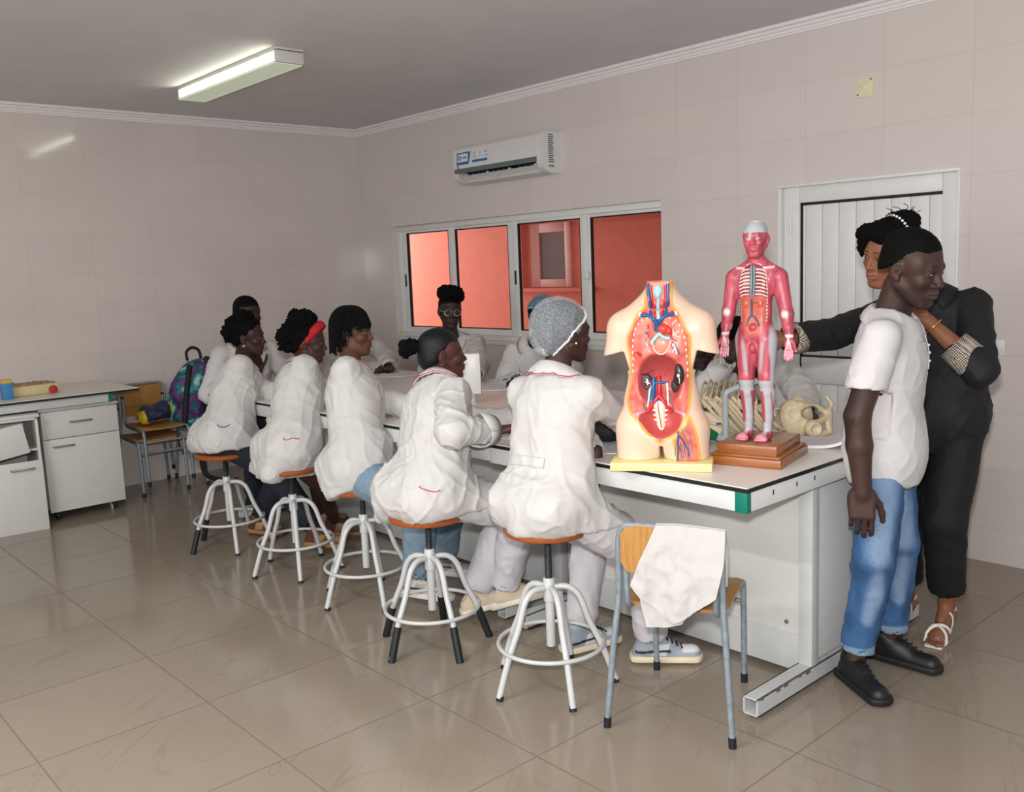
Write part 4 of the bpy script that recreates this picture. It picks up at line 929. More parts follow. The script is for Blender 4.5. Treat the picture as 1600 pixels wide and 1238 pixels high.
# ---------------- muscle figure
FIG = thing('muscle_figure', 'red muscle figure with opened chest standing on a brown two-step wooden base', 'anatomical model', (5.548, -1.947, TZ), math.radians(13.9))
M_wbase = mat('varnished_brown_wood', (150,88,44), 0.3, var=0.12, scale=6, stretch=(1,12,12), coat=0.3)
bxo('base_plinth', (-0.134,-0.165,0.0), (0.134,0.165,0.034), M_wbase, FIG, 0.006); bxo('base_step', (-0.128,-0.158,0.034), (0.128,0.158,0.042), M_wbase, FIG, 0.003); bxo('base_block', (-0.112,-0.142,0.040), (0.112,0.142,0.078), M_wbase, FIG, 0.004)
FZ = 0.078; FO = -0.03      # feet height and offset to the front
FB = []
RH = rotm(270+5, 0, 3)      # head turned a little to the viewer's left; forward = -y
def fh(x, f, z): return np.array((0.0, 0, 0.735))+RH @ np.array((-x, f, z))*0.56
def build_fig():
    P_ = []
    Hd = xform(RH, (0.0,0.0,0.733), 0.56)
    P_ += moved(head_prims(), Hd) if 'head_prims' in globals() else []
    P_ += [cap(FX(0,-.004,.640), FX(0,0,.69), .030, .026, .015), ell(FX(0,0,.57), (.070,.045,.075), k=.03), ell(FX(0,0,.48), (.058,.040,.07), k=.03), ell(FX(0,0,.405), (.066,.044,.05), k=.03)]
    for s, el, wr in ((-1, (-.100,.010,.475), (-.103,.040,.395)), (1, (.112,.000,.465), (.128,.020,.385))):
        sh = (s*.078,-.004,.602); sx = .006 if s > 0 else 0
        P_ += [cap(FX(s*.02,-.01,.645), FX(*sh), .022, .030, .02), cap(FX(sh[0]+s*.006,sh[1],sh[2]-.01), FX(*el), .031, .023, .014), cap(FX(*el), FX((el[0]*.4+wr[0]*.6),(el[1]*.4+wr[1]*.6),(el[2]*.4+wr[2]*.6)), .025, .019, .01), cap(FX((el[0]*.4+wr[0]*.6),(el[1]*.4+wr[1]*.6),(el[2]*.4+wr[2]*.6)), FX(*wr), .019, .0145, .01)]
        P_ += [ell(FX(wr[0]+s*.001,wr[1]+.004,wr[2]-.028), (.019,.009,.026), k=.010)]
        for k in range(4):
            x = wr[0]-.0135+k*.009; L = (.030,.034,.036,.031)[k if s < 0 else 3-k]
            P_ += [cap(FX(x,wr[1]+.006,wr[2]-.048), FX(x,wr[1]+.012,wr[2]-.048-L), .0046, .0040, .002)]
        tx = wr[0]+(-.016 if s < 0 else .016); P_ += [cap(FX(tx,wr[1]+.006,wr[2]-.018), FX(tx+(-.010 if s < 0 else .012),wr[1]+.016,wr[2]-.050), .0062, .0048, .005)]
        hip = (s*.036,0,.37); kn = (s*.037+.004,.012,.205); an = (s*.036+.002,-.012,.035)
        P_ += [cap(FX(*hip), FX(kn[0],kn[1],kn[2]+.02), .043, .027, .018), cap(FX(kn[0],kn[1],kn[2]+.03), FX(kn[0],kn[1]-.006,kn[2]-.02), .027, .024, .01), cap(FX(kn[0]+s*.002,kn[1]-.014,kn[2]-.03), FX(an[0],an[1],an[2]+.05), .027, .018, .012), cap(FX(an[0],an[1],an[2]+.05), FX(*an), .018, .0155, .01),
               cap(FX(an[0],an[1]-.008,.016), FX(an[0]-.006,an[1]+.055,.014), .017, .016, .012), cap(FX(an[0]-.016,an[1]+.058,.011), FX(an[0]+.008,an[1]+.058,.011), .0115, .0115, .008)]
        for k in range(5): P_ += [cap(FX(an[0]-.021+k*.0078,an[1]+.055,.010), FX(an[0]-.022+k*.0080,an[1]+.076-.0035*abs(k-(3 if s < 0 else 1)),.0085), .0058, .0052, .002)]
    P_ += [ell(FX(0,.035,.345), (.012,.016,.018), k=.01),
           ell(FX(0,.055,.590), (.050,.026,.058), k=.006, sub=True), ell(FX(0,.052,.470), (.046,.020,.075), k=.006, sub=True)]
    return P_
open_fig = sm([(0,.650),(-.030,.640),(-.046,.605),(-.050,.56),(-.048,.50),(-.046,.44),(-.034,.405),(-.012,.385),(.012,.385),(.034,.405),(.046,.44),(.048,.50),(.050,.56),(.046,.605),(.030,.640)])
def fig_col(V, N):
    x, f, z = V[:, 0], -(V[:, 1]-FO), V[:, 2]-FZ
    n1 = vnoise(V*np.array([1,1,.25]), 120, 2)
    c = mixc(np.tile(L_(192,82,97), (len(V), 1)), np.tile(L_(158,62,79), (len(V), 1)), sstep(-.5, .7, n1))
    g = np.tile(L_(178,178,184), (len(V), 1)); pk = np.tile(L_(214,132,150), (len(V), 1)); wh = np.tile(L_(226,214,212), (len(V), 1))
    def paint(cc, mask): 
        nonlocal c
        c = mixc(c, cc, np.clip(mask, 0, 1))
    ax = np.abs(x)
    paint(np.tile(L_(172,178,180), (len(V), 1)), sstep(.755, .760, z+.12*np.maximum(0, -f)+.0*x)*(z > .7))          # scalp
    paint(wh, sstep(.792, .796, z))
    paint(g, (z > .73)*sstep(.006, .004, np.abs(x+.004))*(f > .02)*.9)
    paint(pk, (ax > .047)*(z > .70)*(z < .765)*.8)
    for s in (-1, 1):
        d = np.hypot((x-s*.045), (z-.628-.12*(np.abs(x)-.045)))
        paint(wh, sstep(.006, .002, np.abs(z-.632-.10*(ax-.045)))*(x*s > .025)*(x*s < .072)*(f > 0)*.8)
    for el in ((-.100,.475), (.112,.465)): paint(wh, sstep(.020, .003, np.hypot(x-el[0], z-el[1]))*(f > 0))
    for wr in ((-.103,.395), (.128,.385)):
        near = np.hypot(x-wr[0], 0*z) < .05
        arm = (ax > .072)
        paint(wh, sstep(.006, .004, np.abs(z-wr[1]-.003))*near*arm)
        paint(pk, sstep(wr[1]-.045, wr[1]-.050, z)*near*arm*(z > .27))
        for k in range(4): paint(wh, sstep(.0022, .0012, np.abs(x-wr[0]-(k-1.5)*.0075*np.clip((wr[1]-z)/.05, 0, 1)))*(z < wr[1])*(z > wr[1]-.046)*arm*(f > .01)*.85)
    leg = (ax < .09)
    hipg = sstep(.052, .066, ax+.0*z)*sstep(.30, .34, z)*sstep(.44, .41, z)*(ax < .085)
    paint(g, hipg)
    for s in (-1, 1):
        lx = x*s
        paint(g, sstep(.010, .004, np.abs(lx-.030-.10*(z-.30)))*sstep(.24, .27, z)*sstep(.39, .35, z)*(f > 0)*.75)
        paint(g, sstep(.058, .068, lx)*sstep(.10, .15, z)*sstep(.40, .36, z)*(lx < .088))
        paint(g, sstep(.022, .016, np.abs(z-.205))*leg)
        kx = .037*s+.003
        paint(g, sstep(.014, .009, np.abs(x-kx+.0*s-.008))*(z < .19)*(z > .05)*(f > -.01))
    paint(g, sstep(.075, .06, z)*sstep(.028, .036, z))
    foot = (z < .034)
    paint(c*1.0, foot*0)
    paint(pk, foot*sstep(.036, .044, f-.0))
    for s in (-1, 1):
        for k in range(4): paint(wh, sstep(.0020, .0012, np.abs(x-s*.036-(k-1.5)*.006*np.clip((f+.01)/.04, 0.2, 1)))*foot*(f > -.0)*(f < .046)*.8)
    d = inpoly(x, z, open_fig); fr = (f > .0) & (ax < .06)
    paint(np.tile(L_(190,92,78), (len(V), 1)), sstep(0, -.002, d)*fr)
    th = sstep(0, -.002, d)*fr*sstep(.53, .535, z); paint(np.tile(L_(136,44,50), (len(V), 1)), th)
    paint(wh, sstep(.0022, .0012, np.abs(d))*fr*(z > .44)*(np.sin(z*500) > -.2))
    return np.clip(c, 0, 1)

# muscle figure assembly
fp = moved(build_fig(), xform(np.eye(3), (0, FO, FZ)))
fp.append(plane((0,0,-1), -FZ))
V, F = skin(fp, 0.0026, it=2); FBV = bvh_of(V, F)
meshobj('body', [(V, F)], M_modelp, FIG, fig_col, local=False)
def fv(name, pts, r, m, off=None): return vessel(name, pts, r, m, FIG, off, 4, FBV, FZ)
M_rib = mp('rib_white_paint', (226,206,196)); M_gb = mp('grey_blue_paint', (104,138,146)); M_gbd = mp('dark_vessel_paint', (70,84,100)); M_or = mp('orange_red_paint', (200,90,68))
for k in range(8):
    z = .628-k*.0128; w = .030+.0024*k
    for s in (-1, 1): fv('rib', [(s*.011,z),(s*(.011+w*.5),z-.001),(s*min(.046,w+.012),z-.007)], .0029, M_rib, off=.001)
fv('aorta', [(-.005,.640),(-.005,.60),(-.005,.545),(-.005,.533)], .0042, M_gb, off=.003); fv('oesophagus', [(.005,.640),(.005,.60),(.005,.545),(.005,.533)], .0040, M_gb, off=.003)
fv('vena_cava', [(-.004,.522),(-.005,.49),(-.006,.462)], .0042, M_gbd); fv('renal_vessel', [(-.004,.508),(.006,.507),(.018,.508)], .0016, M_gbd)
for s in (-1, 1):
    fv('iliac_vessel', [(-.004,.462),(s*.012-.003,.452),(s*.020,.435),(s*.022,.424)], .0034, M_gbd)
    q = onf([(s*.026,.505)], 0, FBV, FZ)[0]; bm = bmesh.new(); ball(bm, (q.x, q.y+.002, q.z), (.011,.006,.016), 12, 8); obj('kidney', bm, M_or, FIG, True)
    hx = fh(s*.0305, .0865, .0065); ho = Vector((hx[0], hx[1], hx[2]+FZ-.002)); ho.y += FO
    bm = bmesh.new(); ball(bm, ho, (.0070,.0048,.0040), 12, 8); e = obj('eye', bm, mp('eye_white_paint', (236,230,226)), FIG, True)
    bm = bmesh.new(); d = RH @ np.array((0,1,0)); ball(bm, ho+Vector(d)*.0036, (.0026,.0022,.0026), 8, 6); obj('iris', bm, mp('iris_paint', (40,30,30)), e, True)
q = onf([(0,.418)], 0, FBV, FZ)[0]; bm = bmesh.new(); ball(bm, (q.x, q.y+.002, q.z), (.016,.010,.017), 12, 8); obj('bladder', bm, mp('bladder_paint', (186,62,62)), FIG, True)

# ---------------- skeleton model lying behind the figures
SU = Vector((0.67, 0.742, 0)); SV = Vector((0.742, -0.67, 0))
SK = thing('skeleton_model', 'cream model of spine, rib cage and pelvis lying on the bench behind the figures', 'skeleton model', (5.256,-1.667,0.87))
M_bone = mat('bone_plastic', (214,196,164), 0.45, var=0.08, scale=50, bump=0.1, bscale=200)
skM = np.array(frame(SK.location, SU, -SV))   # local: x along the spine, y away from the viewer, z up
SK.rotation_euler = (0, 0, math.atan2(SU.y, SU.x))
spine = []
for k in range(15):
    t = k/14; c = np.array((-.20+.33*t, -.092+.02*math.sin(t*3), .185-.055*t))
    spine += [ell(c, (.0125,.019,.017), k=.003), cap(c+(0,-.01,.004), c+(.012,-.034,.010), .006, .004, .005), cap(c+(0,-.004,0), c+(.004,-.006,.026), .006, .005, .005), cap(c+(0,-.004,0), c+(.004,-.012,-.024), .006, .005, .005)]
meshobj('spine', [skin(spine, 0.0028, it=1)], M_bone, SK, local=False)
def ellarc(s0, ry, rz, a0, a1, slant, n=14):
    return [(s0+slant*i/n, ry*math.cos(math.radians(a0+(a1-a0)*i/n)), .122+rz*math.sin(math.radians(a0+(a1-a0)*i/n))) for i in range(n+1)]
for k in range(10):
    t = k/9; s0 = -.17+.20*t; ry = .085+.03*math.sin(math.pi*min(1, .25+t*.75)); rz = .088+.026*math.sin(math.pi*min(1, .3+t*.6))
    zz = .01*(1-t)+.006*math.sin(k*2.3); ry += .006*math.sin(k*1.7); s0 += .006*math.sin(k*3.1)
    tubeo('rib', [(x, y, z+zz) for x, y, z in ellarc(s0, ry, rz, 146, -20, .12)], .0058, M_bone, SK, 6, flat=(1.2,.65))
    tubeo('rib', [(x, y, z+zz) for x, y, z in ellarc(s0, ry, rz*1.05, 150, 335, .30, 20)], .0058, M_bone, SK, 6, flat=(1.2,.65))
tubeo('sternum', smooth_path([(-.09,.105,.12),(0.0,.122,.11),(.08,.115,.105)], 5), .017, M_bone, SK, 8, flat=(.4,1.2))
sc = [rbox((-.135,-.100,.085), (.060,.006,.045), rotm(90,-14,18), .005, .004), cap((-.18,-.105,.11), (-.09,-.112,.075), .006, .005, .006), ell((-.19,-.10,.115), (.016,.012,.016), k=.01)]
V, F = skin(sc, 0.003, it=2)
def scap_col(V, N):
    c = np.tile(L_(214,196,164), (len(V), 1)); m = (vnoise(V, 70, 4) > .56) & (V[:, 1] < -.09); c[m] = L_(44,92,150); return c
meshobj('scapula', [(V, F)], mat('bone_paint', (255,255,255), 0.45, var=0.06, attr=True), SK, scap_col, local=False)
# pelvis: two iliac wings, sacrum, sockets and pubic rings (local frame as above)
pv = [ell((.245,-.010,.105), (.062,.035,.082), rotm(90,0,-18), .02), ell((.285,.060,.11), (.055,.03,.08), rotm(90,0,-10), .02), ell((.235,.03,.13), (.05,.06,.045), k=.02),
      cap((.26,-.03,.165), (.33,-.01,.150), .018, .012, .015), cap((.33,-.01,.150), (.385,-.005,.125), .013, .012, .012), cap((.385,-.005,.125), (.372,-.035,.075), .013, .011, .012),
      ell((.305,-.055,.070), (.036,.034,.036), k=.015), cap((.335,-.045,.095), (.385,-.015,.115), .013, .012, .015), cap((.335,-.055,.045), (.378,-.040,.050), .013, .012, .012), cap((.378,-.040,.050), (.385,-.020,.100), .011, .011, .012),
      cap((.378,-.01,.120), (.402,.0,.160), .009, .006, .01), cap((.402,.0,.160), (.385,.01,.185), .006, .009, .008),
      ell((.312,-.092,.068), (.027,.026,.027), k=.006, sub=True), ell((.300,-.02,.132), (.040,.06,.024), rotm(90,0,-8), .008, True), ell((.222,-.058,.13), (.03,.025,.03), k=.01, sub=True)]
meshobj('pelvis', [skin(moved(pv, xform(np.eye(3), (0,0,-.030))), 0.003, it=2)], M_bone, SK, local=False)
bxo('black_coupling', (.06,-.085,.155), (.078,-.070,.170), M_dark, SK, 0.002); bxo('black_coupling', (.098,-.08,.152), (.112,-.068,.166), M_dark, SK, 0.002)

# ---------------- bench tap, mat, papers, pouches, socket tower, pens
M_pipe = mat('pale_grey_pipe', (178,186,190), 0.3, var=0.03)
tp = thing('bench_tap', 'grey gooseneck bench tap with a green knob in front of the rib cage', 'tap', (5.307,-1.815,0.87))
tubeo('pipe', smooth_path([(0,0,0.0),(0,0,.12),(0,0,.195),(.004,.004,.215),(.018,.020,.226),(.045,.050,.240),(.085,.095,.258)], 5), .0125, M_pipe, tp, 12)
latheo('flange', [(.024,0),(.024,.006),(.015,.012)], M_pipe, tp, 20)
kd = Vector((-.67,-.742,.42)).normalized(); Mk = aim((0,0,.022), kd, (0,0,1))
tubeo('valve_arm', [Vector((0,0,.022)), Vector((0,0,.022))+kd*.045], .014, M_pipe, tp, 12)
tubeo('green_knob', [Vector((0,0,.022))+kd*.040, Vector((0,0,.022))+kd*.075], [.016,.024], mat('green_knob_plastic', (16,112,74), 0.35), tp, 18)
tag(bxo('rubber_mat', (5.13,-1.90,TZ), (5.245,-1.76,TZ+.022), mat('grey_green_foam', (168,178,166), 0.7), None, 0.006), 'thick grey-green foam pad lying between torso model and figure base', 'pad')
M_paper = mat('printed_paper', (222,218,222), 0.7, var=0.10, scale=140, stretch=(1,5,1)); M_paper2 = mat('plain_paper', (226,224,224), 0.7, var=0.02)
def paper(name, label, cat, x, y, w, l, rz, h=0.003, curl=0.0, m=None, group=None, z=TZ):
    c, s = math.cos(math.radians(rz)), math.sin(math.radians(rz))
    T_ = lambda a, b: (a*c-b*s, a*s+b*c, 0.0)
    def dsp(S):
        S = S.copy(); u = S[:, 0]*c+S[:, 1]*s; v = -S[:, 0]*s+S[:, 1]*c
        S[:, 2] = h/2+curl*np.maximum(0, u/(w/2))**3+0.0015*(vnoise(S, 14)+1); return S
    o = sheet(name, [[T_(-w/2,-l/2),T_(w/2,-l/2)], [T_(w/2,-l/2),T_(w/2,l/2)], [T_(-w/2,l/2),T_(w/2,l/2)], [T_(-w/2,-l/2),T_(-w/2,l/2)]], m or M_paper, None, 14, 14, h, dsp)
    o.location = (x, y, z); return tag(o, label, cat, group)
paper('open_magazine', 'curled magazine under the pelvis model near the right bench edge', 'magazine', 5.56, -1.60, .24, .20, 30, .012, .02)
paper('notebook', 'written notebook page lying beside the torso model base', 'notebook', 4.93, -2.15, .21, .29, 35, .004, .004)
paper('paper_sheet', 'white sheet under the rib cage between the figure legs', 'paper', 5.36, -1.66, .21, .29, 20, .003, .0, M_paper2)
paper('paper_sheet', 'pale paper sheet under the hands of the student beside the corner', 'paper', 1.98, -1.07, .30, .21, 45, .004, .0, M_paper2)
paper('notebook', 'open printed papers before the glasses-wearing student, beside the socket tower', 'paper', 3.12, -1.16, .42, .29, 40, .006, .01)
paper('notebook', 'written pages under the hand of the student in the blue hairnet', 'paper', 3.50, -1.18, .28, .21, 50, .006, .01)
paper('paper_sheet', 'white sheet by the elbow of the ponytail student', 'paper', 4.36, -2.16, .21, .29, 20, .003, .0, M_paper2)
st = thing('socket_tower', 'white table socket tower on a short post behind the ponytail student', 'socket tower', (3.521,-1.659,0.87), math.radians(48-90))
M_sock = mat('ivory_sockets', (206,204,186), 0.4, var=0.02)
latheo('post', [(.030,0),(.030,.005),(.018,.008),(.018,.062)], M_pvc, st, 20)
bxo('housing', (-.060,-.055,.06), (.060,.055,.285), M_pvc, st, .006)
for z in (.115, .185, .245):
    f = bxo('socket', (-.066,-.048,z-.028), (-.058,.048,z+.026), M_sock, st, .003)
    for y in (-.014, .014): bxo('socket_hole', (-.0675,y-.004,z-.006), (-.0655,y+.004,z+.004), M_dark, f)
def lump(name, label, cat, prims, m, h=0.006, noise=0.004, group=None):
    lo, hi = bounds(prims); V, F = skin(prims, h, it=2, disp=lambda V, N: noise*vnoise(V, 30, 3))
    V = np.maximum(V, [-9, -9, TZ]); o = meshobj(name, [(V, F)], m); return tag(o, label, cat, group)
M_black = mat('black_cloth', (24,27,32), 0.75, var=0.15, bump=0.1)
lump('black_pouch', 'soft black pouch behind the student in the white hairnet, by the notebook', 'pouch', [ell((4.86,-2.03,.925), (.11,.09,.055), rotm(35), .03), ell((4.80,-2.10,.915), (.08,.07,.045), k=.03)], M_black)
lump('black_pouch', 'dark pouch under the hands of the ponytail student', 'pouch', [ell((4.45,-2.02,.910), (.12,.08,.040), rotm(50), .03), ell((4.53,-1.98,.900), (.07,.06,.03), k=.03)], M_black)
# things on the side bench
bs = thing('bone_block_model', 'cream block model with brown bone pieces on top and a red end disc', 'anatomical model', (0.50, -3.10, TZ), math.radians(4))
bxo('block', (-.06,-.26,.0), (.05,.15,.068), mat('cream_block', (214,196,150), 0.5), bs, .012)
bl = [cap((-.01,-.22+.045*k,.072+.008*math.sin(k*1.7)), (.0,-.19+.045*k,.074+.006*math.cos(k*2.3)), .016, .012, .006) for k in range(8)]+[cap((-.04,-.2,.07),(-.04,.1,.072),.016,.014,.01), cap((0,-.12,.085),(.0,-.16,.108),.006,.004,.005)]
meshobj('bone_pieces', [skin(bl, .004, it=1)], mat('brown_bone', (150,122,92), 0.6, var=.15), bs, local=False)
latheo('red_disc', [(.028,0),(.030,.012),(.012,.016)], mat('red_disc_paint', (176,48,56), 0.5), bs, 20, frame((.050,.10,.026), (0,1,0), (0,0,1), (1,0,0)))
cb = thing('small_carton', 'small blue carton with a yellow lid stripe at the left frame edge', 'carton', (0.62, -3.305, TZ), math.radians(3))
bxo('carton_body', (-.03,-.033,0), (.03,.033,.112), mat('blue_card', (62,132,186), 0.6), cb, .002); bxo('carton_lid', (-.0305,-.0335,.108), (.0305,.0335,.134), mat('yellow_card', (206,170,72), 0.6), cb, .002)
# bag on the stacked chair, backpack
M_by = mat('navy_nylon', (30,42,70), 0.55, var=.12, bump=.15, bscale=40); M_yl = mat('yellow_nylon', (206,176,28), 0.55, var=.1)
cz = 0.535
def bag_col(V, N):
    c = np.tile(L_(30,42,72), (len(V), 1)); y = (V[:, 1] > -2.13)*(V[:, 1] < -2.07) | (V[:, 1] < -2.335) | (V[:, 2] < cz+.022); c[y] = L_(208,178,30); return c
pb = [ell((.34,-2.24,cz+.065), (.12,.135,.062), k=.03), ell((.33,-2.15,cz+.085), (.10,.09,.075), k=.03), ell((.38,-2.31,cz+.045), (.09,.06,.04), k=.03)]
V, F = skin(pb, .007, it=2, disp=lambda V, N: .020*vnoise(V, 13, 2)+.008*vnoise(V, 34, 5)); V[:, 2] = np.maximum(V[:, 2], cz-.015)
bg = tag(meshobj('drawstring_bag', [(V, F)], mat('blue_yellow_nylon', (255,255,255), .55, attr=True, bump=.15, bscale=50), None, bag_col), 'crumpled navy and yellow drawstring bag on the upper stacked chair', 'bag')
bp = thing('backpack', 'galaxy print backpack with black straps on the chair behind the leftmost student', 'backpack', (0.34, -1.93, 0.44))
def galaxy_mat():
    m = mat('galaxy_fabric', (20,60,80), .6, var=.1, bump=.1); nt = m.node_tree; b = nt.nodes['Principled BSDF']
    tc = nd(nt, 'ShaderNodeTexCoord'); nz = nd(nt, 'ShaderNodeTexNoise'); nz.inputs['Scale'].default_value = 7; nz.inputs['Detail'].default_value = 7; nz.inputs['Distortion'].default_value = .8; nt.links.new(tc.outputs['Object'], nz.inputs['Vector'])
    cr = nd(nt, 'ShaderNodeValToRGB'); el = cr.color_ramp.elements; el[0].position = .33; el[0].color = (*lin((14,18,40)), 1); el[1].position = .70; el[1].color = (*lin((190,225,215)), 1)
    for p, c in ((.43,(48,22,70)), (.48,(118,36,120)), (.52,(10,62,84)), (.58,(20,136,140))): e = el.new(p); e.color = (*lin(c), 1)
    nt.links.new(nz.outputs[0], cr.inputs[0]); nt.links.new(cr.outputs[0], b.inputs['Base Color']); return m
pk = [ell((0,-.04,.27), (.115,.215,.30), rotm(90,0,0), .03), ell((.09,-.05,.14), (.07,.16,.13), k=.03), ell((0,-.02,.10), (.13,.21,.13), k=.03)]
Rk = xform(rotm(90, -14, 8), (0,0,0))
V, F = skin(moved(pk, Rk), .009, it=2, disp=lambda V, N: .006*vnoise(V, 14, 6)); V[:, 2] = np.maximum(V[:, 2], 0.005); KB = bvh_of(V, F)
meshobj('pack_body', [(V, F)], galaxy_mat(), bp, local=False)
def strap(name, pts, w, par=bp): 
    q = stick(KB, smooth_path(pts, 6), .004); return tubeo(name, q, w, M_black, par, 8)
strap('side_strap', [(.16,-.14,.02),(.16,-.12,.18),(.14,-.08,.36),(.10,-.03,.50)], .022); strap('side_strap', [(.18,.06,.02),(.17,.08,.2),(.14,.10,.38),(.08,.10,.52)], .028)
tubeo('top_handle', smooth_path([(.02,-.01,.545),(.02,-.015,.61),(.02,.03,.645),(.02,.085,.62),(.02,.10,.555)], 5), .012, M_black, bp, 8)
tubeo('hanging_strap', smooth_path([(.14,.03,.06),(.19,.0,-.05),(.20,-.04,-.20),(.20,-.02,-.34),(.21,.06,-.395),(.23,.16,-.415),(.25,.22,-.425)], 6), .016, M_black, bp, 8, flat=(.5,1.3))
tubeo('thin_strap', smooth_path([(.15,-.20,.06),(.17,-.20,-.06),(.17,-.17,-.16)], 5), .006, M_black, bp, 6)
# white coat over the chair back
M_coat = mat('white_cotton_coat', (190,187,184), 0.85, var=0.03, scale=25, bump=0.12, bscale=35)
cc = thing('draped_lab_coat', 'white laboratory coat folded over the back of the near school chair', 'coat', (5.468,-2.31,0), math.radians(24.2), None)
def drape(seed, amp):
    def f(S):
        S = S.copy(); n = vnoise(S*np.array([2.2,1,.7]), 8, seed)+.7*(1-np.abs(vnoise(S*np.array([1.5,1,1.1]), 13, seed+2)))**3; k = np.clip((.745-S[:, 2])/.10, .12, 1); S[:, 1] -= k*amp*(np.maximum(-.6, n)+.5*(1-np.abs(vnoise(S*np.array([1.4,1,.45])+S[:, [2,2,2]]*.3, 26, seed+4)))**5); return S
    return f
yb = -.262
sheet('front_panel', [[(-.118,yb-.01,.535),(-.05,yb-.016,.475),(.030,yb-.022,.425),(.10,yb-.02,.465),(.172,yb-.012,.520)], [(.172,yb-.012,.520),(.194,yb-.006,.62),(.198,yb+.004,.70),(.196,yb+.018,.738)], [(-.035,yb+.016,.742),(.05,yb+.018,.746),(.196,yb+.018,.738)], [(-.118,yb-.01,.535),(-.085,yb-.004,.62),(-.035,yb+.016,.742)]], M_coat, cc, 34, 34, .006, drape(1, .014))
sheet('under_panel', [[(-.070,yb+.004,.385),(.0,yb+.0,.395),(.055,yb,.412)], [(.055,yb,.412),(.08,yb+.004,.48),(.10,yb+.01,.60)], [(-.085,yb+.01,.60),(.0,yb+.012,.62),(.10,yb+.01,.60)], [(-.070,yb+.004,.385),(-.092,yb+.006,.48),(-.085,yb+.01,.60)]], M_coat, cc, 24, 24, .006, drape(3, .010))
sheet('back_panel', [[(-.03,-.178,.52),(.08,-.172,.50),(.19,-.178,.53)], [(.19,-.178,.53),(.195,-.19,.66),(.196,yb+.020,.742)], [(-.035,yb+.018,.746),(.05,yb+.020,.750),(.196,yb+.020,.742)], [(-.03,-.178,.52),(-.035,-.19,.66),(-.035,yb+.018,.746)]], M_coat, cc, 24, 24, .006, drape(5, .004))

# ------------------------------------------------------------------ people
def n_(v): v = np.array(v, float); return v/(np.linalg.norm(v)+1e-9)
def ik(a, b, l1, l2, pole):
    a, b = np.array(a, float), np.array(b, float); d = b-a; L = np.linalg.norm(d)
    if L > (l1+l2)*.995: k = L/((l1+l2)*.995); l1 *= k; l2 *= k
    u = d/L; x = (l1*l1-l2*l2+L*L)/(2*L); h = math.sqrt(max(0, l1*l1-x*x)); p = np.array(pole, float); p = n_(p-u*(p @ u)); return a+u*x+p*h
M_skin = mat('skin', (255,255,255), 0.56, spec=0.38, var=0.05, scale=60, attr=True, bump=0.04, bscale=300)
M_hair = mat('black_hair', (8,8,9), 0.75, spec=.12, var=0.3, scale=160, bump=0.7, bscale=190)
M_hairsh = mat('black_short_hair', (9,9,9), 0.75, spec=.12, var=0.3, scale=260, bump=0.35, bscale=420)
M_sleek = mat('sleek_black_hair', (14,15,18), 0.45, spec=.3, var=0.25, scale=60, bump=0.3, bscale=70, stretch=(3,.5,3))
M_labcoat = mat('white_lab_coat', (199,196,194), 0.85, var=0.02, scale=20, bump=0.10, bscale=45)
M_red = mat('red_piping', (190,28,44), 0.6); M_eyew = mat('eye_white', (172,160,150), 0.4); M_iris = mat('dark_iris', (22,14,12), 0.15)
M_wtrou = mat('white_cotton_trousers', (196,193,198), 0.85, var=.03, bump=.1, bscale=40)
M_navy = mat('navy_trousers', (24,28,40), 0.8, var=.1); M_gold = M_gold
def gridsolid(name, S, thick, m, parent):
    nu, nv = S.shape[:2]
    du = np.gradient(S, axis=0); dv = np.gradient(S, axis=1); N = np.cross(du, dv); N /= (np.linalg.norm(N, axis=2, keepdims=True)+1e-9)
    V = np.vstack([(S+N*thick/2).reshape(-1, 3), (S-N*thick/2).reshape(-1, 3)])-np.array(parent.location); n = nu*nv; F = []
    for i in range(nu-1):
        for j in range(nv-1):
            a, b, c, d = i*nv+j, (i+1)*nv+j, (i+1)*nv+j+1, i*nv+j+1; F += [(a, b, c, d), (n+d, n+c, n+b, n+a)]
    ring = [i*nv for i in range(nu)]+[(nu-1)*nv+j for j in range(1, nv)]+[i*nv+nv-1 for i in range(nu-2, -1, -1)]+[j for j in range(nv-2, 0, -1)]
    for a, b in zip(ring, ring[1:]+ring[:1]): F.append((b, a, n+a, n+b))
    me = bpy.data.meshes.new(name); me.from_pydata(V.tolist(), [], F); me.shade_smooth(); return link(name, me, m, parent)
def ltube(name, pts, r, m, parent, seg=6, closed=False, flat=None):
    o = np.array(parent.location) if parent.type == 'EMPTY' else np.array(parent.parent.location)
    return tubeo(name, [np.array(p)-o for p in pts], r, m, parent, seg, closed, flat)
def folds(seed, amp=0.006, st=(1,1,.4)):
    st = np.array(st); c, sn = math.cos(.75), math.sin(.75); R1 = rotm(90, 38, 20); R2 = rotm(90, -30, -35)
    def f(V, N):
        a = 1-np.abs(vnoise((V @ R1)*np.array((1,1,.26))*st[:, None].T+.0, 9, seed)); b = 1-np.abs(vnoise((V @ R2)*np.array((1,1,.22)), 17, seed+3)); e = 1-np.abs(vnoise((V @ R1.T)*np.array((1,.22,1)), 15, seed+8)); d = 1-np.abs(vnoise(V*st, 7, seed+6))
        return amp*.95*((a**4)-.28)+amp*.75*((b**7)-.15)+amp*.6*((e**7)-.15)+amp*.8*((d**3)-.35)+amp*.2*vnoise(V, 20, seed+5)
    return f
class Person: pass
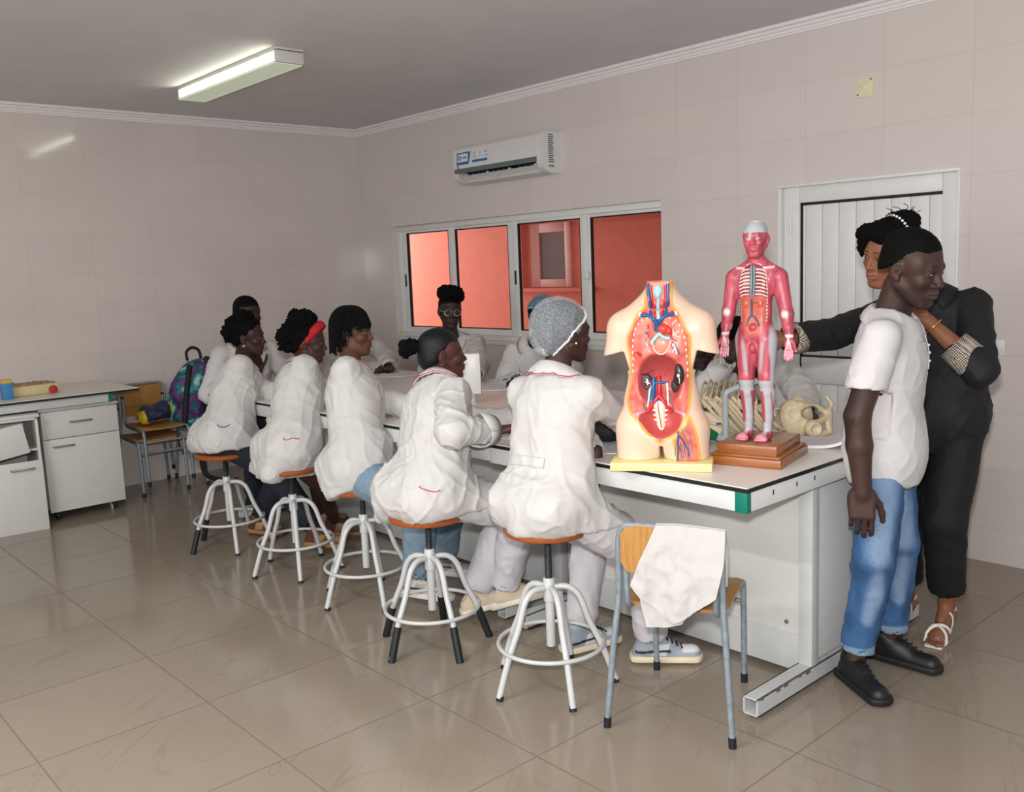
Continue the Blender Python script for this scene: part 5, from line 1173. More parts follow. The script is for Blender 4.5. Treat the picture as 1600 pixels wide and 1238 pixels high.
def person(label, pel, neck, cyaw, head, wr, feet, pole=None, kpole=None, skin_c=(70,46,40), lip_c=None, female=True, hs=0.95, shw=0.165, hands=None, hw=0.085, pyaw=None, arm=(.285,.25), leg=(.42,.41), neck_r=.050, lips=1.0, nose=1.0, beard=False, eyes=True, h_head=.0040, eyeh=1.0, footz=0.07, group=None, brow=1.0, drop=.080, armr=(.046,.036,.025)):
    """head = (centre, yaw, pitch, roll); wr/feet = (right, left) targets; hands = (right, left) dicts or None"""
    p = Person(); p.root = thing('person', label, 'person', (pel[0], pel[1], 0), 0, group); p.pel = np.array(pel, float); p.neck = np.array(neck, float)
    p.up = n_(p.neck-p.pel); R = rotm(cyaw); lat = R[:, 0]; lat = n_(lat-p.up*(lat @ p.up)); p.lat = lat; p.fwd = np.cross(p.up, lat); p.RT = np.stack([lat, p.fwd, p.up], 1)
    pl_ = rotm(pyaw if pyaw is not None else cyaw)[:, 0]; p.pfwd = rotm(pyaw if pyaw is not None else cyaw)[:, 1]
    p.sh = [p.neck+s*lat*shw-p.up*drop for s in (1, -1)]; p.hip = [p.pel+s*pl_*hw for s in (1, -1)]
    pole = pole or [-p.fwd*.3-np.array((0,0,1))+p.lat*.6, -p.fwd*.3-np.array((0,0,1))-p.lat*.6]
    p.wr = [np.array(w, float) for w in wr]; p.el = [ik(p.sh[i], p.wr[i], *arm, pole[i]) for i in (0, 1)]
    p.an = [np.array(f[:3], float) for f in feet]; p.fy = [f[3] for f in feet]
    kpole = kpole or [p.pfwd, p.pfwd]
    p.kn = [ik(p.hip[i], p.an[i], *leg, kpole[i]) for i in (0, 1)]
    p.HF = head_frame(head[0], head[1], head[2], head[3], hs); hc = np.array(head[0], float); p.HR = p.HF[:3, :3]/hs; p.hs = hs
    nb = hc+p.HR @ np.array((0,-.022,-.065))*hs
    torso = [cap(p.sh[0], p.sh[1], .043, k=.03), ell(p.neck-p.up*.16, (shw*.86,.095,.17), p.RT, .05), ell((p.neck*.35+p.pel*.65), (.13,.095,.16), p.RT, .05), cap(p.hip[0], p.hip[1], .082, k=.04)]
    nk = [cap(p.neck-p.up*.02, nb, neck_r+.006, neck_r, .02)]
    legs = []
    for i in (0, 1): legs += [cap(p.hip[i], p.kn[i], .078, .052, .03), cap(p.kn[i], p.an[i]*.65+p.kn[i]*.35, .052, .040, .015), cap(p.an[i]*.65+p.kn[i]*.35, p.an[i], .040, .033, .01), cap(p.an[i], p.an[i]+rotm(p.fy[i])[:, 1]*.07-np.array((0,0,.045)), .030, .022, .02)]
    blocks = [skin(torso+nk+legs, .0105, it=2)]
    hp = moved(head_prims(True, female, lips, nose), p.HF)
    blocks.append(skin(hp+nk, h_head, lo=hc-.20, it=1))
    for i in (0, 1):
        s = 1 if i == 0 else -1; a = p.sh[i]-0; e = p.el[i]; w = p.wr[i]
        A0, A1, A2 = armr; pr = [cap(a, e, A0, A1, .02), cap(e, e*.6+w*.4, A1+.002, A1+.001, .015), cap(e*.6+w*.4, w, A1+.001, A2, .015)]
        hd = (hands[i] if hands else None) or {}
        d = hd.get('dir', n_(w-e)); upv = hd.get('up', np.array((0,0,1.)))
        # thumb side: for a right hand palm down (up=+z) the thumb is on the left (-x)
        pr += moved(hand_prims(-s, hd.get('curl', (.3,.35,.4,.45)), hd.get('spread', .06), hd.get('thumb', (.5,.3)), 1.0, hd.get('bend1')), xform(aim(w, d, upv)[:3, :3], w, hd.get('s', .95)))
        blocks.append(skin(pr, hd.get('h', .0042), it=1))
    sc = L_(*skin_c); lc = L_(*(lip_c or tuple(min(255, int(c*1.25+8)) for c in skin_c))); dk = sc*.35
    Mi = np.linalg.inv(p.HF)
    def col(V, N):
        q = V @ Mi[:3, :3].T+Mi[:3, 3]; x, y, z = q[:, 0], q[:, 1], q[:, 2]; c = np.tile(sc, (len(V), 1)); ax = np.abs(x)
        c = c*(1+.10*vnoise(V, 40, 3))[:, None]
        lp = sstep(1.15, .85, np.sqrt((x/.023)**2+((z+.0598)/.0125)**2))*(y > .07); c = mixc(c, np.tile(lc, (len(V), 1)), lp*.75)
        c = mixc(c, np.tile(sc*.2, (len(V), 1)), sstep(.0026, .001, np.abs(z+.0600))*(ax < .021)*(y > .08)*.8)
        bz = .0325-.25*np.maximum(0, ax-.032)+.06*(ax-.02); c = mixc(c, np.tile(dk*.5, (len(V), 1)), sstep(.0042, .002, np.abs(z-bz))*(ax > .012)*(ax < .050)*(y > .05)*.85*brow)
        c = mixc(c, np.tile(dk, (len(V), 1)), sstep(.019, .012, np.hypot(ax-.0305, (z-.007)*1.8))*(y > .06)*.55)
        if beard: c = mixc(c, np.tile(dk*.6, (len(V), 1)), sstep(-.035, -.06, z-.35*y+.01)*sstep(.0, .03, ax-.005+.5*np.maximum(0, -z-.085)*10*.03)*(y > -.01)*(y < .10)*.55*(np.hypot(x/.03, (z+.06)/.018) > 1.1))
        c = mixc(c, np.tile(L_(92,60,50)+sc, (len(V), 1)), 0*ax)
        return np.clip(c, 0, 1)
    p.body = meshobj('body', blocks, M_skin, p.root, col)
    if eyes:
        for s in (-1, 1):
            o = np.array(p.root.location); c0 = p.HF[:3, :3] @ np.array((s*.0305,.0858,.0065))+p.HF[:3, 3]-o; Mr = Matrix(p.HR.tolist())
            bm = bmesh.new(); ball(bm, c0, (.0108*hs,.0042*hs,.0046*hs*eyeh), 14, 8, Mr); e = obj('eye', bm, M_eyew, p.root, True)
            c1 = c0+p.HR @ np.array((0,.0030*hs,-.001*(1-eyeh))); bm = bmesh.new(); ball(bm, c1, (.0052*hs,.0028*hs,.0048*hs*eyeh), 10, 6, Mr); obj('iris', bm, M_iris, e, True)
    return p
def hp_(p, x, y, z): return p.HF[:3, :3] @ np.array((x, y, z))+p.HF[:3, 3]
def hair(p, prims, m, h=.0048, disp=None, name='hair'):
    V, F = skin(moved(prims, p.HF), h, it=1, disp=disp); return meshobj(name, [(V, F)], m, p.root)
CAPLINE = plane((0,.62,-.785), .004, .006)
def cap_hair(t=.007, line=CAPLINE): return [ell((0,-.014,.048), (.075+t,.096+t,.080+t), k=.02), ell((0,-.05,-.01), (.064+t,.058+t,.06+t), k=.03), line]
def curls(seed, amp=.012, sc=55): return lambda V, N: amp*.55*vnoise(V, sc*.8, seed)+amp*.5*vnoise(V, sc*2.1, seed+1)+amp*.35*vnoise(V, sc*3.6, seed+2)
def coat(p, m=M_labcoat, name='lab_coat', hem=None, sleeve=(.90,.90), r=(.066,.060,.050), body=(.030,), extra=(), amp=.006, seed=1, skirt=.55, collar=True, piping=True, cut=(), h=.0085, belly=.0, cuffr=None, neckcut=.062, slim=1.0):
    shw = np.linalg.norm(p.sh[0]-p.sh[1])/2; g = body[0]
    P_ = [cap(p.sh[0], p.sh[1], .058, k=.04), cap(p.neck-p.up*.060-p.lat*.05, p.neck-p.up*.060+p.lat*.05, .056, k=.04), ell(p.neck-p.up*.18, (shw*.90+g,.100+g,.18+g), p.RT, .06), cap(p.neck-p.up*.16-p.lat*.055*slim, p.pel-p.lat*.060*slim, .102+g*.6, .120+g*.6, .05), cap(p.neck-p.up*.16+p.lat*.055*slim, p.pel+p.lat*.060*slim, .102+g*.6, .120+g*.6, .05), ell((p.neck*.08+p.pel*.92), (.150+g,.120+g,.15), p.RT, .06)]
    for i in (0, 1):
        e = p.el[i]; w = e+(p.wr[i]-e)*sleeve[i]; a = p.sh[i]+0*p.up
        P_ += [cap(a, e, r[0], r[1], .014), cap(e, w, r[1], r[2] if cuffr is None else cuffr, .012)]
        if skirt > 0:
            kk = p.hip[i]+(p.kn[i]-p.hip[i])*skirt; P_ += [cap(p.hip[i], kk, .112, .098, .06)]
    P_ += list(extra)
    for i in (0, 1):
        e = p.el[i]; w = e+(p.wr[i]-e)*sleeve[i]; d = n_(w-e); P_.append(dict(cap(w+d*.004, w+d*.12, (r[2] if cuffr is None else cuffr)-.010, k=.004), sub=True)); 
    hc = p.HF[:3, 3]; P_.append(cap(p.neck-p.up*.03+p.fwd*.012, p.neck*.3+hc*.7, neckcut, neckcut+.012, .012, True))
    for c in cut: P_.append(c)
    V, F = skin(P_, h, it=2, disp=folds(seed, amp)); p.coatV, p.coatF = V, F; p.bvh = bvh_of(V, F)
    p.coat = meshobj(name, [(V, F)], m, p.root)
    if collar: make_collar(p, m, piping)
    return p.coat
def make_collar(p, m, piping=True, gap=34, rad=.062, stand=.050, fall=.066, pm=None):
    hc = p.HF[:3, 3]; ax = n_(n_(hc-p.neck)*.6+p.up*.4); f = n_(p.fwd-ax*(p.fwd @ ax)); l = np.cross(f, ax); c0 = p.neck-p.up*.012+p.fwd*.004
    S = []; E = []
    for a in np.linspace(gap, 360-gap, 40):
        q = math.radians(a); d = f*math.cos(q)+l*math.sin(q); fr = .5+.5*math.cos(q)
        st = stand*(1-.55*fr); r0 = rad*(1+.10*fr)
        pin = c0+d*r0-ax*(.030+.03*fr); ptop = c0+d*(r0+.002)+ax*st; pm1 = c0+d*(r0+.014)+ax*(st-.006); pe = c0+d*(r0+fall*.85)+ax*(st-fall*.75-.02*fr)
        lo, no, _, _ = p.bvh.find_nearest(Vector(pe)); pe2 = np.array(lo)+np.array(no)*.008
        pe = pe*.25+pe2*.75; pmid = (pm1*.5+pe*.5)+d*.004
        S.append([pin, (pin+ptop)/2, ptop, pm1, pmid, pe]); E.append((pe*.92+pmid*.08)+n_(np.array(no))*.004)
    gridsolid('collar', np.array(S), .005, m, p.root)
    if piping: ltube('collar_piping', E, .0022, pm or M_red, p.root)
def pocket(p, pts, name='pocket_piping', r=.0022, m=None, off=.001): 
    q = np.array(stick(p.bvh, smooth_path(pts, 6), off))
    for _ in range(4): q[1:-1] = (q[:-2]+q[1:-1]*2+q[2:])/4
    q = stick(p.bvh, q, .002); ltube(name, q, r, m or M_red, p.root)
def band(p, pts, w, name, m, thick=.006, ray=None):
    q = stick(p.bvh, smooth_path(pts, 6), .003)
    if ray is not None:
        q = []
        for x in smooth_path(pts, 6):
            h = p.bvh.ray_cast(Vector(x), Vector(ray)); q.append(Vector(h[0])+Vector(h[1])*.003 if h[0] is not None else Vector(x))
    ns = [np.array(p.bvh.find_nearest(Vector(x))[1]) for x in q]; S = []
    for i, (x, n) in enumerate(zip(q, ns)):
        t = np.array(q[min(i+1, len(q)-1)])-np.array(q[max(i-1, 0)]); b = n_(np.cross(n, t)); S.append([np.array(x)+b*w*k for k in (-1, -.5, 0, .5, 1)])
    gridsolid(name, np.array(S), thick, m, p.root)
def trousers(p, m, name='trousers', r=(.100,.074,.066), cuff=.94, amp=.005, seed=3, st=(1,1,.5), col=None, waist=.10, h=.0085, hipr=.105, top=9.0):
    bl = []
    for i in (0, 1):
        c = p.kn[i]+(p.an[i]-p.kn[i])*(cuff if not hasattr(cuff, '__len__') else cuff[i]); d = n_(c-p.kn[i]); u = n_(np.cross(d, (1,0,.1)))
        P_ = [cap((p.hip[0]+p.hip[1])/2, p.hip[i], hipr, k=.04), cap(p.pel, p.pel+p.up*waist, hipr-.005, hipr+.005, .04), cap(p.hip[i], p.kn[i], r[0], r[1], .04), cap(p.kn[i], c+d*.03, r[1], r[2], .02),
              dict(rbox(c+d*.09, (.10,.10,.085), np.stack([u, np.cross(d, u), d], 1), .004, .003), sub=True), dict(cap(c-d*.02, c+d*.12, r[2]-.010, k=.003), sub=True)]
        bl.append(skin(P_+[plane((0,0,1), top)], h, it=2, disp=folds(seed+i, amp, st)))
    return meshobj(name, bl, m, p.root, col)
def shoe(p, i, upper, sole, kind='sneaker', L=.27, name='shoe', tilt=0.0, lace=None, toe_c=None, acc=None):
    """built round the ankle; sole on local z=0 at 0.085 under the ankle"""
    M = xform(rotm(p.fy[i], tilt), p.an[i]); hh = -.082; a = L/.27
    P_ = [cap((0,-.045,hh+.03), (0,.155*a,hh+.024), .036, .038, .03), ell((0,.02,hh+.055), (.037,.075,.045), k=.03), cap((0,-.03,hh+.05), (0,-.022,hh+.095), .036, .036, .02), cap((0,.02,hh+.06), (0,-.01,hh+.09), .036, .036, .02), cap((0,-.002,.030), (0,-.020,.08), .030, .030, .005, True) if kind != 'slipper' else cap((0,-.09,hh+.09), (0,-.01,hh+.10), .03, .03, .01, True), plane((0,0,-1), -(hh+.004))]
    V, F = skin(moved(P_, M), .0042, it=1); Mi = np.linalg.inv(M); U, So = L_(*upper), L_(*sole); T = L_(*(toe_c or upper)); A = L_(*(acc or upper))
    def col(V, N):
        q = V @ Mi[:3, :3].T+Mi[:3, 3]; c = np.tile(U, (len(V), 1)); z, y, ax = q[:, 2]-hh, q[:, 1], np.abs(q[:, 0])
        c = mixc(c, np.tile(T, (len(V), 1)), sstep(.0, .004, .03-np.abs(y-.035-.4*(z-.05)))*(z > .03)*(z < .075)*1.0 if toe_c else 0*z)
        c = mixc(c, np.tile(T, (len(V), 1)), (sstep(.115, .125, y)*sstep(.040, .046, z)*1.0) if toe_c else 0*z)
        if acc: c = mixc(c, np.tile(A, (len(V), 1)), sstep(.007, .004, np.abs(z-.040-.010*np.sin((y+.02)*26)-.12*np.maximum(0, .03-y)))*(y < .075)*(y > -.07))
        return c
    M_ = mat('shoe_upper', upper, .5, var=.05, attr=True); o = meshobj(name, [(V, F)], M_, p.root, col)
    sp = [cap((0,-.048,hh+.012), (0,.155*a,hh+.012), .042, .045, .01), rbox((0,.05*a,hh+.012), (.040,.13*a,.014), None, .01, .02), plane((0,0,1), hh+.026), plane((0,0,-1), -hh)]
    V, F = skin(moved(sp, M), .0042, it=1); s = meshobj('sole', [(V, F)], mat('shoe_sole', sole, .6, var=.05), p.root, None)
    if lace:
        ml = mat('shoelace', lace, .7)
        for k in range(5):
            y = .040+.019*k; z = hh+.104-.0085*k*1.25; pts = [M[:3, :3] @ np.array((x, y+.004*abs(x)/.02, z-.35*abs(x)**1.2))+M[:3, 3] for x in np.linspace(-.024, .024, 7)]; ltube('lace', pts, .0034, ml, p.root)
    return o

# ------------------------------------------------------------------ the cast
UPZ = np.array((0,0,1.0))
# man in white polo, standing at the bench corner
p = person('man in white polo, washed blue jeans and black shoes standing by the bench corner', (5.868,-1.615,.90), (5.89,-1.62,1.391), 18, ((5.966,-1.63,1.556), -3, -17, 4), ((5.911,-1.86,0.789), (5.80,-1.43,.86)), ((5.835,-1.755,.090,-32),(5.835,-1.475,.090,2)),
    pole=[(-.3,-.3,-.2),(-.2,.5,-.2)], kpole=[(.4,-.2,0),(.5,.1,0)], skin_c=(66,44,38), female=False, hs=1.09, shw=.200, hw=.085, arm=(.285,.265), drop=.06, armr=(.054,.043,.030), leg=(.40,.40), neck_r=.058, lips=1.15, nose=1.25, beard=True, eyeh=.62, h_head=.0034,
    hands=[dict(dir=(.02,-.06,-1), up=(.52,-.85,0), curl=(.36,.40,.42,.46), spread=.02, s=1.16, h=.0034, thumb=(.15,.35)), None])
P_man = p
hair(p, [ell((0,-.014,.050), (.0785,.0985,.084), k=.02), ell((0,-.05,-.005), (.0665,.0605,.058), k=.03), plane((0,.50,-.866), -.022, .008), ell((0,.100,.030), (.066,.06,.044), k=.012, sub=True)], M_hairsh, .0036, lambda V, N: .0014*vnoise(V, 170, 4)-.0022)
M_polo = mat('white_pique_polo', (203,200,200), .85, var=.015, scale=30, bump=.12, bscale=260)
shw = .188
def sleeve_end(i, t): return p.sh[i]+(p.el[i]-p.sh[i])*t
polo = [cap(p.sh[0], p.sh[1], .060, k=.04), cap(p.neck-p.up*.05-p.lat*.06, p.neck-p.up*.05+p.lat*.06, .060, k=.04), ell(p.neck-p.up*.17, (.190,.128,.20), p.RT, .06), ell(p.neck-p.up*.36, (.170,.126,.20), p.RT, .06), ell(p.pel-UPZ*.02, (.185,.150,.19), rotm(18), .05)]
for i in (0, 1): polo += [cap(p.sh[i], sleeve_end(i, .62), .064, .070, .014), dict(rbox(sleeve_end(i, .62+.36), (.10,.10,.30*.285+.0), aim(p.sh[i], p.fwd, p.el[i]-p.sh[i])[:3,:3], .002, .003), sub=True), dict(cap(sleeve_end(i, .56), sleeve_end(i, 1.0), .058, .058, .003), sub=True)]
hz = p.neck[2]-.625
polo += [cap(p.neck-p.up*.03+p.fwd*.015, p.neck+p.up*.2+p.fwd*.05, .066, .09, .01, True), plane((0,-.0,-1), -(hz), .004), dict(ell((p.pel[0],p.pel[1],hz-.02), (.172,.132,.05), p.RT, .004), sub=True)]
V, F = skin(polo, .0075, it=2, disp=folds(21, .0045, (1,1,.5))); p.bvh = bvh_of(V, F); meshobj('polo_shirt', [(V, F)], M_polo, p.root)
make_collar(p, M_polo, False, 24, .070, .036, .062)
q = [p.neck+p.fwd*.10-p.up*(.07+.03*k)+p.lat*0 for k in range(5)]; band(p, q, .016, 'placket', M_polo, .003)
for k in (1, 2, 3):
    b = stick(p.bvh, [q[k]+p.fwd*.05], .006)[0]; bm = bmesh.new(); ball(bm, np.array(b)-np.array(p.root.location), .0048, 8, 6); obj('button', bm, M_pvc, p.root, True)
def jeans_col(V, N):
    c = np.tile(L_(54,96,142), (len(V), 1)); n = vnoise(V*np.array((1,1,.4)), 26, 7)
    c = mixc(c, np.tile(L_(36,70,112), (len(V), 1)), sstep(-.1, .7, n)*.8)
    for i in (0, 1):
        for a, b, w in ((p.hip[i]*.75+p.kn[i]*.25, p.hip[i]*.1+p.kn[i]*.9, .06), (p.kn[i]*.9+p.an[i]*.1, p.kn[i]*.5+p.an[i]*.5, .035)):
            d = b-a; t = np.clip(((V-a) @ d)/(d @ d), 0, 1); f = n_(np.array((.55,-.6,0))); dist = np.linalg.norm(V-a-t[:, None]*d-f*.07, axis=1); c = mixc(c, np.tile(L_(150,172,196), (len(V), 1)), sstep(w+.010, w*.25, dist+.010*n)*.55)
    for i in (0, 1):
        c_ = p.kn[i]+(p.an[i]-p.kn[i])*.87; e = V[:, 2]; on = np.linalg.norm(V[:, :2]-c_[:2], axis=1) < .11
        c[on & (e < c_[2]+.028)] = L_(122,148,172); c[on & (e < c_[2]-.012) & (vnoise(V, 30, 9) > .1) & (V[:, 0] > c_[0])] = L_(20,120,70)
    return np.clip(c, 0, 1)
trousers(p, mat('blue_denim', (255,255,255), .8, var=.10, scale=120, bump=.15, bscale=200, attr=True), 'jeans', (.094,.072,.060), .87, .0055, 5, (1,1,1.6), col=jeans_col, waist=.03, hipr=.088, top=hz+.05)
for i in (0, 1): shoe(p, i, (18,18,20), (22,22,24), L=.29, lace=(14,14,16))

# woman in black blazer behind him
p = person('woman in black blazer and trousers with white strappy heels leaning to hold the muscle figure', (5.86,-1.12,.95), (5.816,-1.17,1.438), -82, ((5.713,-1.27,1.607), -112, -12, -10), ((5.517,-1.74,1.299), (5.904,-1.36,1.355)), ((5.715,-1.06,.135,-88),(5.895,-1.08,.135,-84)),
    pole=[(.2,.6,-.7),(1,.3,-1)], kpole=[(0,-1,0),(.1,-1,0)], skin_c=(138,88,64), lip_c=(168,104,88), hs=1.04, shw=.172, arm=(.30,.27), drop=.06, leg=(.42,.43), eyeh=.55, h_head=.0038,
    hands=[dict(dir=(-.86,-.40,.02), up=(.4,-.8,.5), curl=(.45,.45,.45,.5), spread=.08, s=.95), dict(dir=(-.70,-.30,.55), up=(.2,.8,.4), curl=(.2,.2,.25,.3))])
P_wom = p
hair(p, cap_hair(.016, plane((0,.70,-.714), .000, .008))+[ell((0,-.070,.115), (.060,.060,.040), k=.02), ell((.05,.05,.09), (.045,.045,.035), k=.02), ell((-.04,.06,.095), (.045,.04,.03), k=.02), ell((.062,.075,.05), (.018,.018,.05), k=.02)], M_hair, .0045, curls(5, .009, 70))
rc = random.Random(4)
for k in range(13):
    a = rc.uniform(0, 6.28); c = np.array((.05*math.cos(a), -.065+.05*math.sin(a), .140+.01*rc.random())) if k < 9 else np.array((.066+.004*(k-9), .088-.012*(k-9), .065))
    pts = [hp_(p, *(c+np.array((.009*math.cos(t*1.1+k)+.004*math.sin(k)*t, .009*math.sin(t*1.1+k)+.004*math.cos(k*2.1)*t, .0045*t)) if k < 9 else c+np.array((.006*math.cos(t*1.2+k)+.002*t, .008*math.sin(t*1.2+k), -.008*t)))) for t in range(5)]
    ltube('curl', smooth_path(pts, 3), .0014, M_hair, p.root, 5)
M_pearl = mat('pearl_band', (226,220,214), .3)
for k in range(13):
    t = -50+k*9; bm = bmesh.new(); ball(bm, hp_(p, .096*math.sin(math.radians(t)), -.016, .050+.100*math.cos(math.radians(t)))-np.array(p.root.location), .0058, 8, 6); obj('headband_pearl', bm, M_pearl, p.root, True)
M_blz = mat('black_blazer_cloth', (13,14,17), .75, var=.12, bump=.1, bscale=60)
hz = p.pel[2]-.150
coat(p, M_blz, 'blazer', sleeve=(.80,.42), r=(.066,.062,.056), body=(.016,), seed=31, amp=.006, skirt=.0, piping=False, cut=[plane((.10,0,-1), -hz+.10*p.pel[0], .004)], extra=[ell(p.pel-UPZ*.03, (.160,.128,.22), p.RT, .06)], collar=True)
def hound(): 
    m = mat('houndstooth_lining', (150,140,128), .8); nt = m.node_tree; b = nt.nodes['Principled BSDF']; tc = nd(nt, 'ShaderNodeTexCoord'); ck = nd(nt, 'ShaderNodeTexChecker'); ck.inputs['Scale'].default_value = 190
    ck.inputs[1].default_value = (*lin((196,184,166)), 1); ck.inputs[2].default_value = (*lin((40,38,38)), 1); nt.links.new(tc.outputs['Object'], ck.inputs[0]); nt.links.new(ck.outputs[0], b.inputs['Base Color']); return m
M_hound = hound()
def cuff(p, i, t0, t1, r, m, name='turned_cuff', flare=.006):
    e, w = p.el[i], p.wr[i]; d = n_(w-e); u = n_(np.cross(d, (0,0,1))); v = np.cross(d, u); S = []
    for a in np.linspace(0, 2*math.pi, 25):
        n = u*math.cos(a)+v*math.sin(a); S.append([e+(w-e)*t0+n*(r+flare)+d*.02*math.sin(a*2), e+(w-e)*(t0*.5+t1*.5)+n*(r+flare*.6), e+(w-e)*t1+n*r, e+(w-e)*(t1-.03)+n*(r-.010)])
    gridsolid(name, np.array(S), .004, m, p.root)
cuff(p, 1, .20, .50, .060, M_hound); cuff(p, 0, .72, .86, .055, M_hound)
w, e = p.wr[1], p.el[1]; d = n_(w-e); u = n_(np.cross(d, (0,0,1))); v = np.cross(d, u); c = e+(w-e)*.86
ltube('bracelet', [c+(u*math.cos(a)+v*math.sin(a))*.036 for a in np.linspace(0, 2*math.pi, 25)[:-1]], .0042, mat('gold_metal', (214,170,90), .25, metal=.9), p.root, 8, True)
trousers(p, mat('black_trousers', (11,11,13), .8, var=.1), 'trousers', (.098,.084,.070), .80, .004, 6, hipr=.10)
M_wstrap = mat('white_sandal_leather', (226,220,214), .45)
for i in (0, 1):
    M = xform(rotm(p.fy[i]), p.an[i]); T = lambda x, y, z: M[:3, :3] @ np.array((x, y, z))+M[:3, 3]; z0 = -p.an[i][2]
    toes = [cap(T(0,.0,z0+.082), T(0,.10,z0+.044), .033, .030, .02), ell(T(0,.105,z0+.034), (.043,.045,.024), M[:3,:3], .02)]+[cap(T(-.026+.013*k,.125,z0+.024), T(-.030+.015*k,.168-.008*abs(k-(1 if i else 3)),z0+.017), .0105, .0095, .003) for k in range(5)]+[cap(T(0,-.035,z0+.090), T(0,.02,z0+.095), .031, .033, .02)]
    FV, FF = skin(toes, .0038, it=1); FBB = bvh_of(FV, FF); meshobj('foot', [(FV, FF)], mat('foot_skin', (128,82,60), .5), p.root)
    so = [cap(T(0,-.04,z0+.062), T(0,.03,z0+.055), .030, .028, .02), cap(T(0,.03,z0+.05), T(0,.11,z0+.006), .028, .036, .02), cap(T(0,.11,z0+.006), T(0,.16,z0+.006), .038, .034, .02)]
    so = [q for c_ in so for q in (c_,)]; up_ = np.array((0,0,1.0))
    V, F = skin([dict(q) for q in moved([rbox((0,-.03,z0+.058), (.024,.032,.005), None, .005, .01), rbox((0,.045,z0+.034), (.024,.062,.005), np.array(rotm(90,-28)), .005, .012), rbox((0,.125,z0+.006), (.036,.050,.006), None, .005, .012), cap((0,-.045,z0+.056), (0,-.055,z0+.004), .016, .009, .006)], M)], .004, it=1); meshobj('heeled_sole', [(V, F)], M_wstrap, p.root)
    for pts in ([(-.044,.140,z0+.012),(-.036,.120,z0+.062),(0,.108,z0+.086),(.038,.095,z0+.066),(.044,.08,z0+.03)], [(.044,.140,z0+.012),(.036,.120,z0+.062),(0,.104,z0+.088),(-.038,.085,z0+.072),(-.043,.065,z0+.04)], [(-.042,.04,z0+.05),(-.036,.036,z0+.105),(0,.040,z0+.135),(.038,.0,z0+.125),(.034,-.04,z0+.125),(.0,-.072,z0+.130),(-.034,-.04,z0+.125),(-.038,.0,z0+.128),(0,.040,z0+.135)], [(0,-.072,z0+.130),(0,-.068,z0+.06)]):
        ltube('sandal_strap', stick(FBB, smooth_path([T(*q) for q in pts], 5), .0035), .0052, M_wstrap, p.root, 6, False, (.5,1.2))

# student with white hairnet, nearest stool
def netmat(name, c, dens):
    m = bpy.data.materials.new(name); m.use_nodes = True; nt = m.node_tree; out = nt.nodes['Material Output']; b = nt.nodes['Principled BSDF']; b.inputs['Base Color'].default_value = (*lin(c), 1); b.inputs['Roughness'].default_value = .8
    tc = nd(nt, 'ShaderNodeTexCoord'); nz = nd(nt, 'ShaderNodeTexNoise'); nz.inputs['Scale'].default_value = 240; nz.inputs['Detail'].default_value = 2; nt.links.new(tc.outputs['Object'], nz.inputs['Vector'])
    mr = nd(nt, 'ShaderNodeMapRange'); mr.inputs[1].default_value = .30; mr.inputs[2].default_value = .74; mr.inputs[3].default_value = dens*.45; mr.inputs[4].default_value = min(1, dens*1.6); nt.links.new(nz.outputs[0], mr.inputs[0])
    tr = nd(nt, 'ShaderNodeBsdfTransparent'); mx = nd(nt, 'ShaderNodeMixShader'); nt.links.new(mr.outputs[0], mx.inputs[0]); nt.links.new(tr.outputs[0], mx.inputs[1]); nt.links.new(b.outputs[0], mx.inputs[2]); nt.links.new(mx.outputs[0], out.inputs[0]); return m
def hairnet(p, m, mb, pr, inner, pn, pd):
    hair(p, inner, M_hair, .005, curls(8, .004, 60))
    V, F = skin(moved(pr, p.HF), .005, it=1, disp=lambda V, N: .0035*vnoise(V, 22, 3)+.004*(1-np.abs(vnoise(V*np.array((1,1,.6)), 20, 8)))**4)
    meshobj('hairnet', [(V, F)], m, p.root); B = bvh_of(V, F); n = n_(pn); c = np.array((0,0,0.02)); c = c-n*(c @ n-pd); u = np.array((1.,0,0)); w = np.cross(n, u)
    pts = [np.array(B.find_nearest(Vector(hp_(p, *(c+.16*(u*math.cos(a)+w*math.sin(a))))))[0]) for a in np.linspace(0, 2*math.pi, 61)[:-1]]
    pts = [q+.002*np.array((math.sin(9*k), math.cos(7*k), math.sin(5*k+1))) for k, q in enumerate(pts)]
    ltube('net_band', pts, .0046, mb, p.root, 7, True)
S5 = (4.991,-2.529)
p = person('student in white coat and white hairnet seen from behind on the nearest stool', (4.985,-2.50,.725), (4.956,-2.42,1.211), 96, ((4.958,-2.36,1.357), 76, -4, 3), ((5.027,-1.93,0.932), (5.042,-2.3,0.876)), ((5.146,-2.109,0.09)+(42,), (4.859,-2.235,0.09)+(75,)),
    pole=[(.5,-.2,-.8),(-.4,.9,-.4)], kpole=[(.45,.6,.6),(-.1,1,.5)], skin_c=(66,42,36), hs=.95, shw=.150, hw=.09, pyaw=78, hands=[None, dict(dir=(-.10,-.25,-1), up=(.6,-.8,.1), curl=(.22,.28,.30,.34), spread=.12, h=.004)])
hairnet(p, netmat('white_net', (204,212,220), .31), mat('net_elastic', (214,216,216), .8), [ell((0,-.040,.050), (.092,.118,.098), k=.02), ell((0,-.085,-.015), (.072,.070,.075), k=.03), plane((0,.80,-.60), .014, .006)], [ell((0,-.035,.048), (.083,.104,.086), k=.02), ell((0,-.075,-.008), (.060,.058,.060), k=.03), plane((0,.80,-.60), .006, .006)], (0,.80,-.60), .012)
bm = bmesh.new(); ball(bm, hp_(p, .086,-.002,-.032)-np.array(p.root.location), .0042, 8, 6); obj('ear_stud', bm, M_pearl, p.root, True)
hemc = []
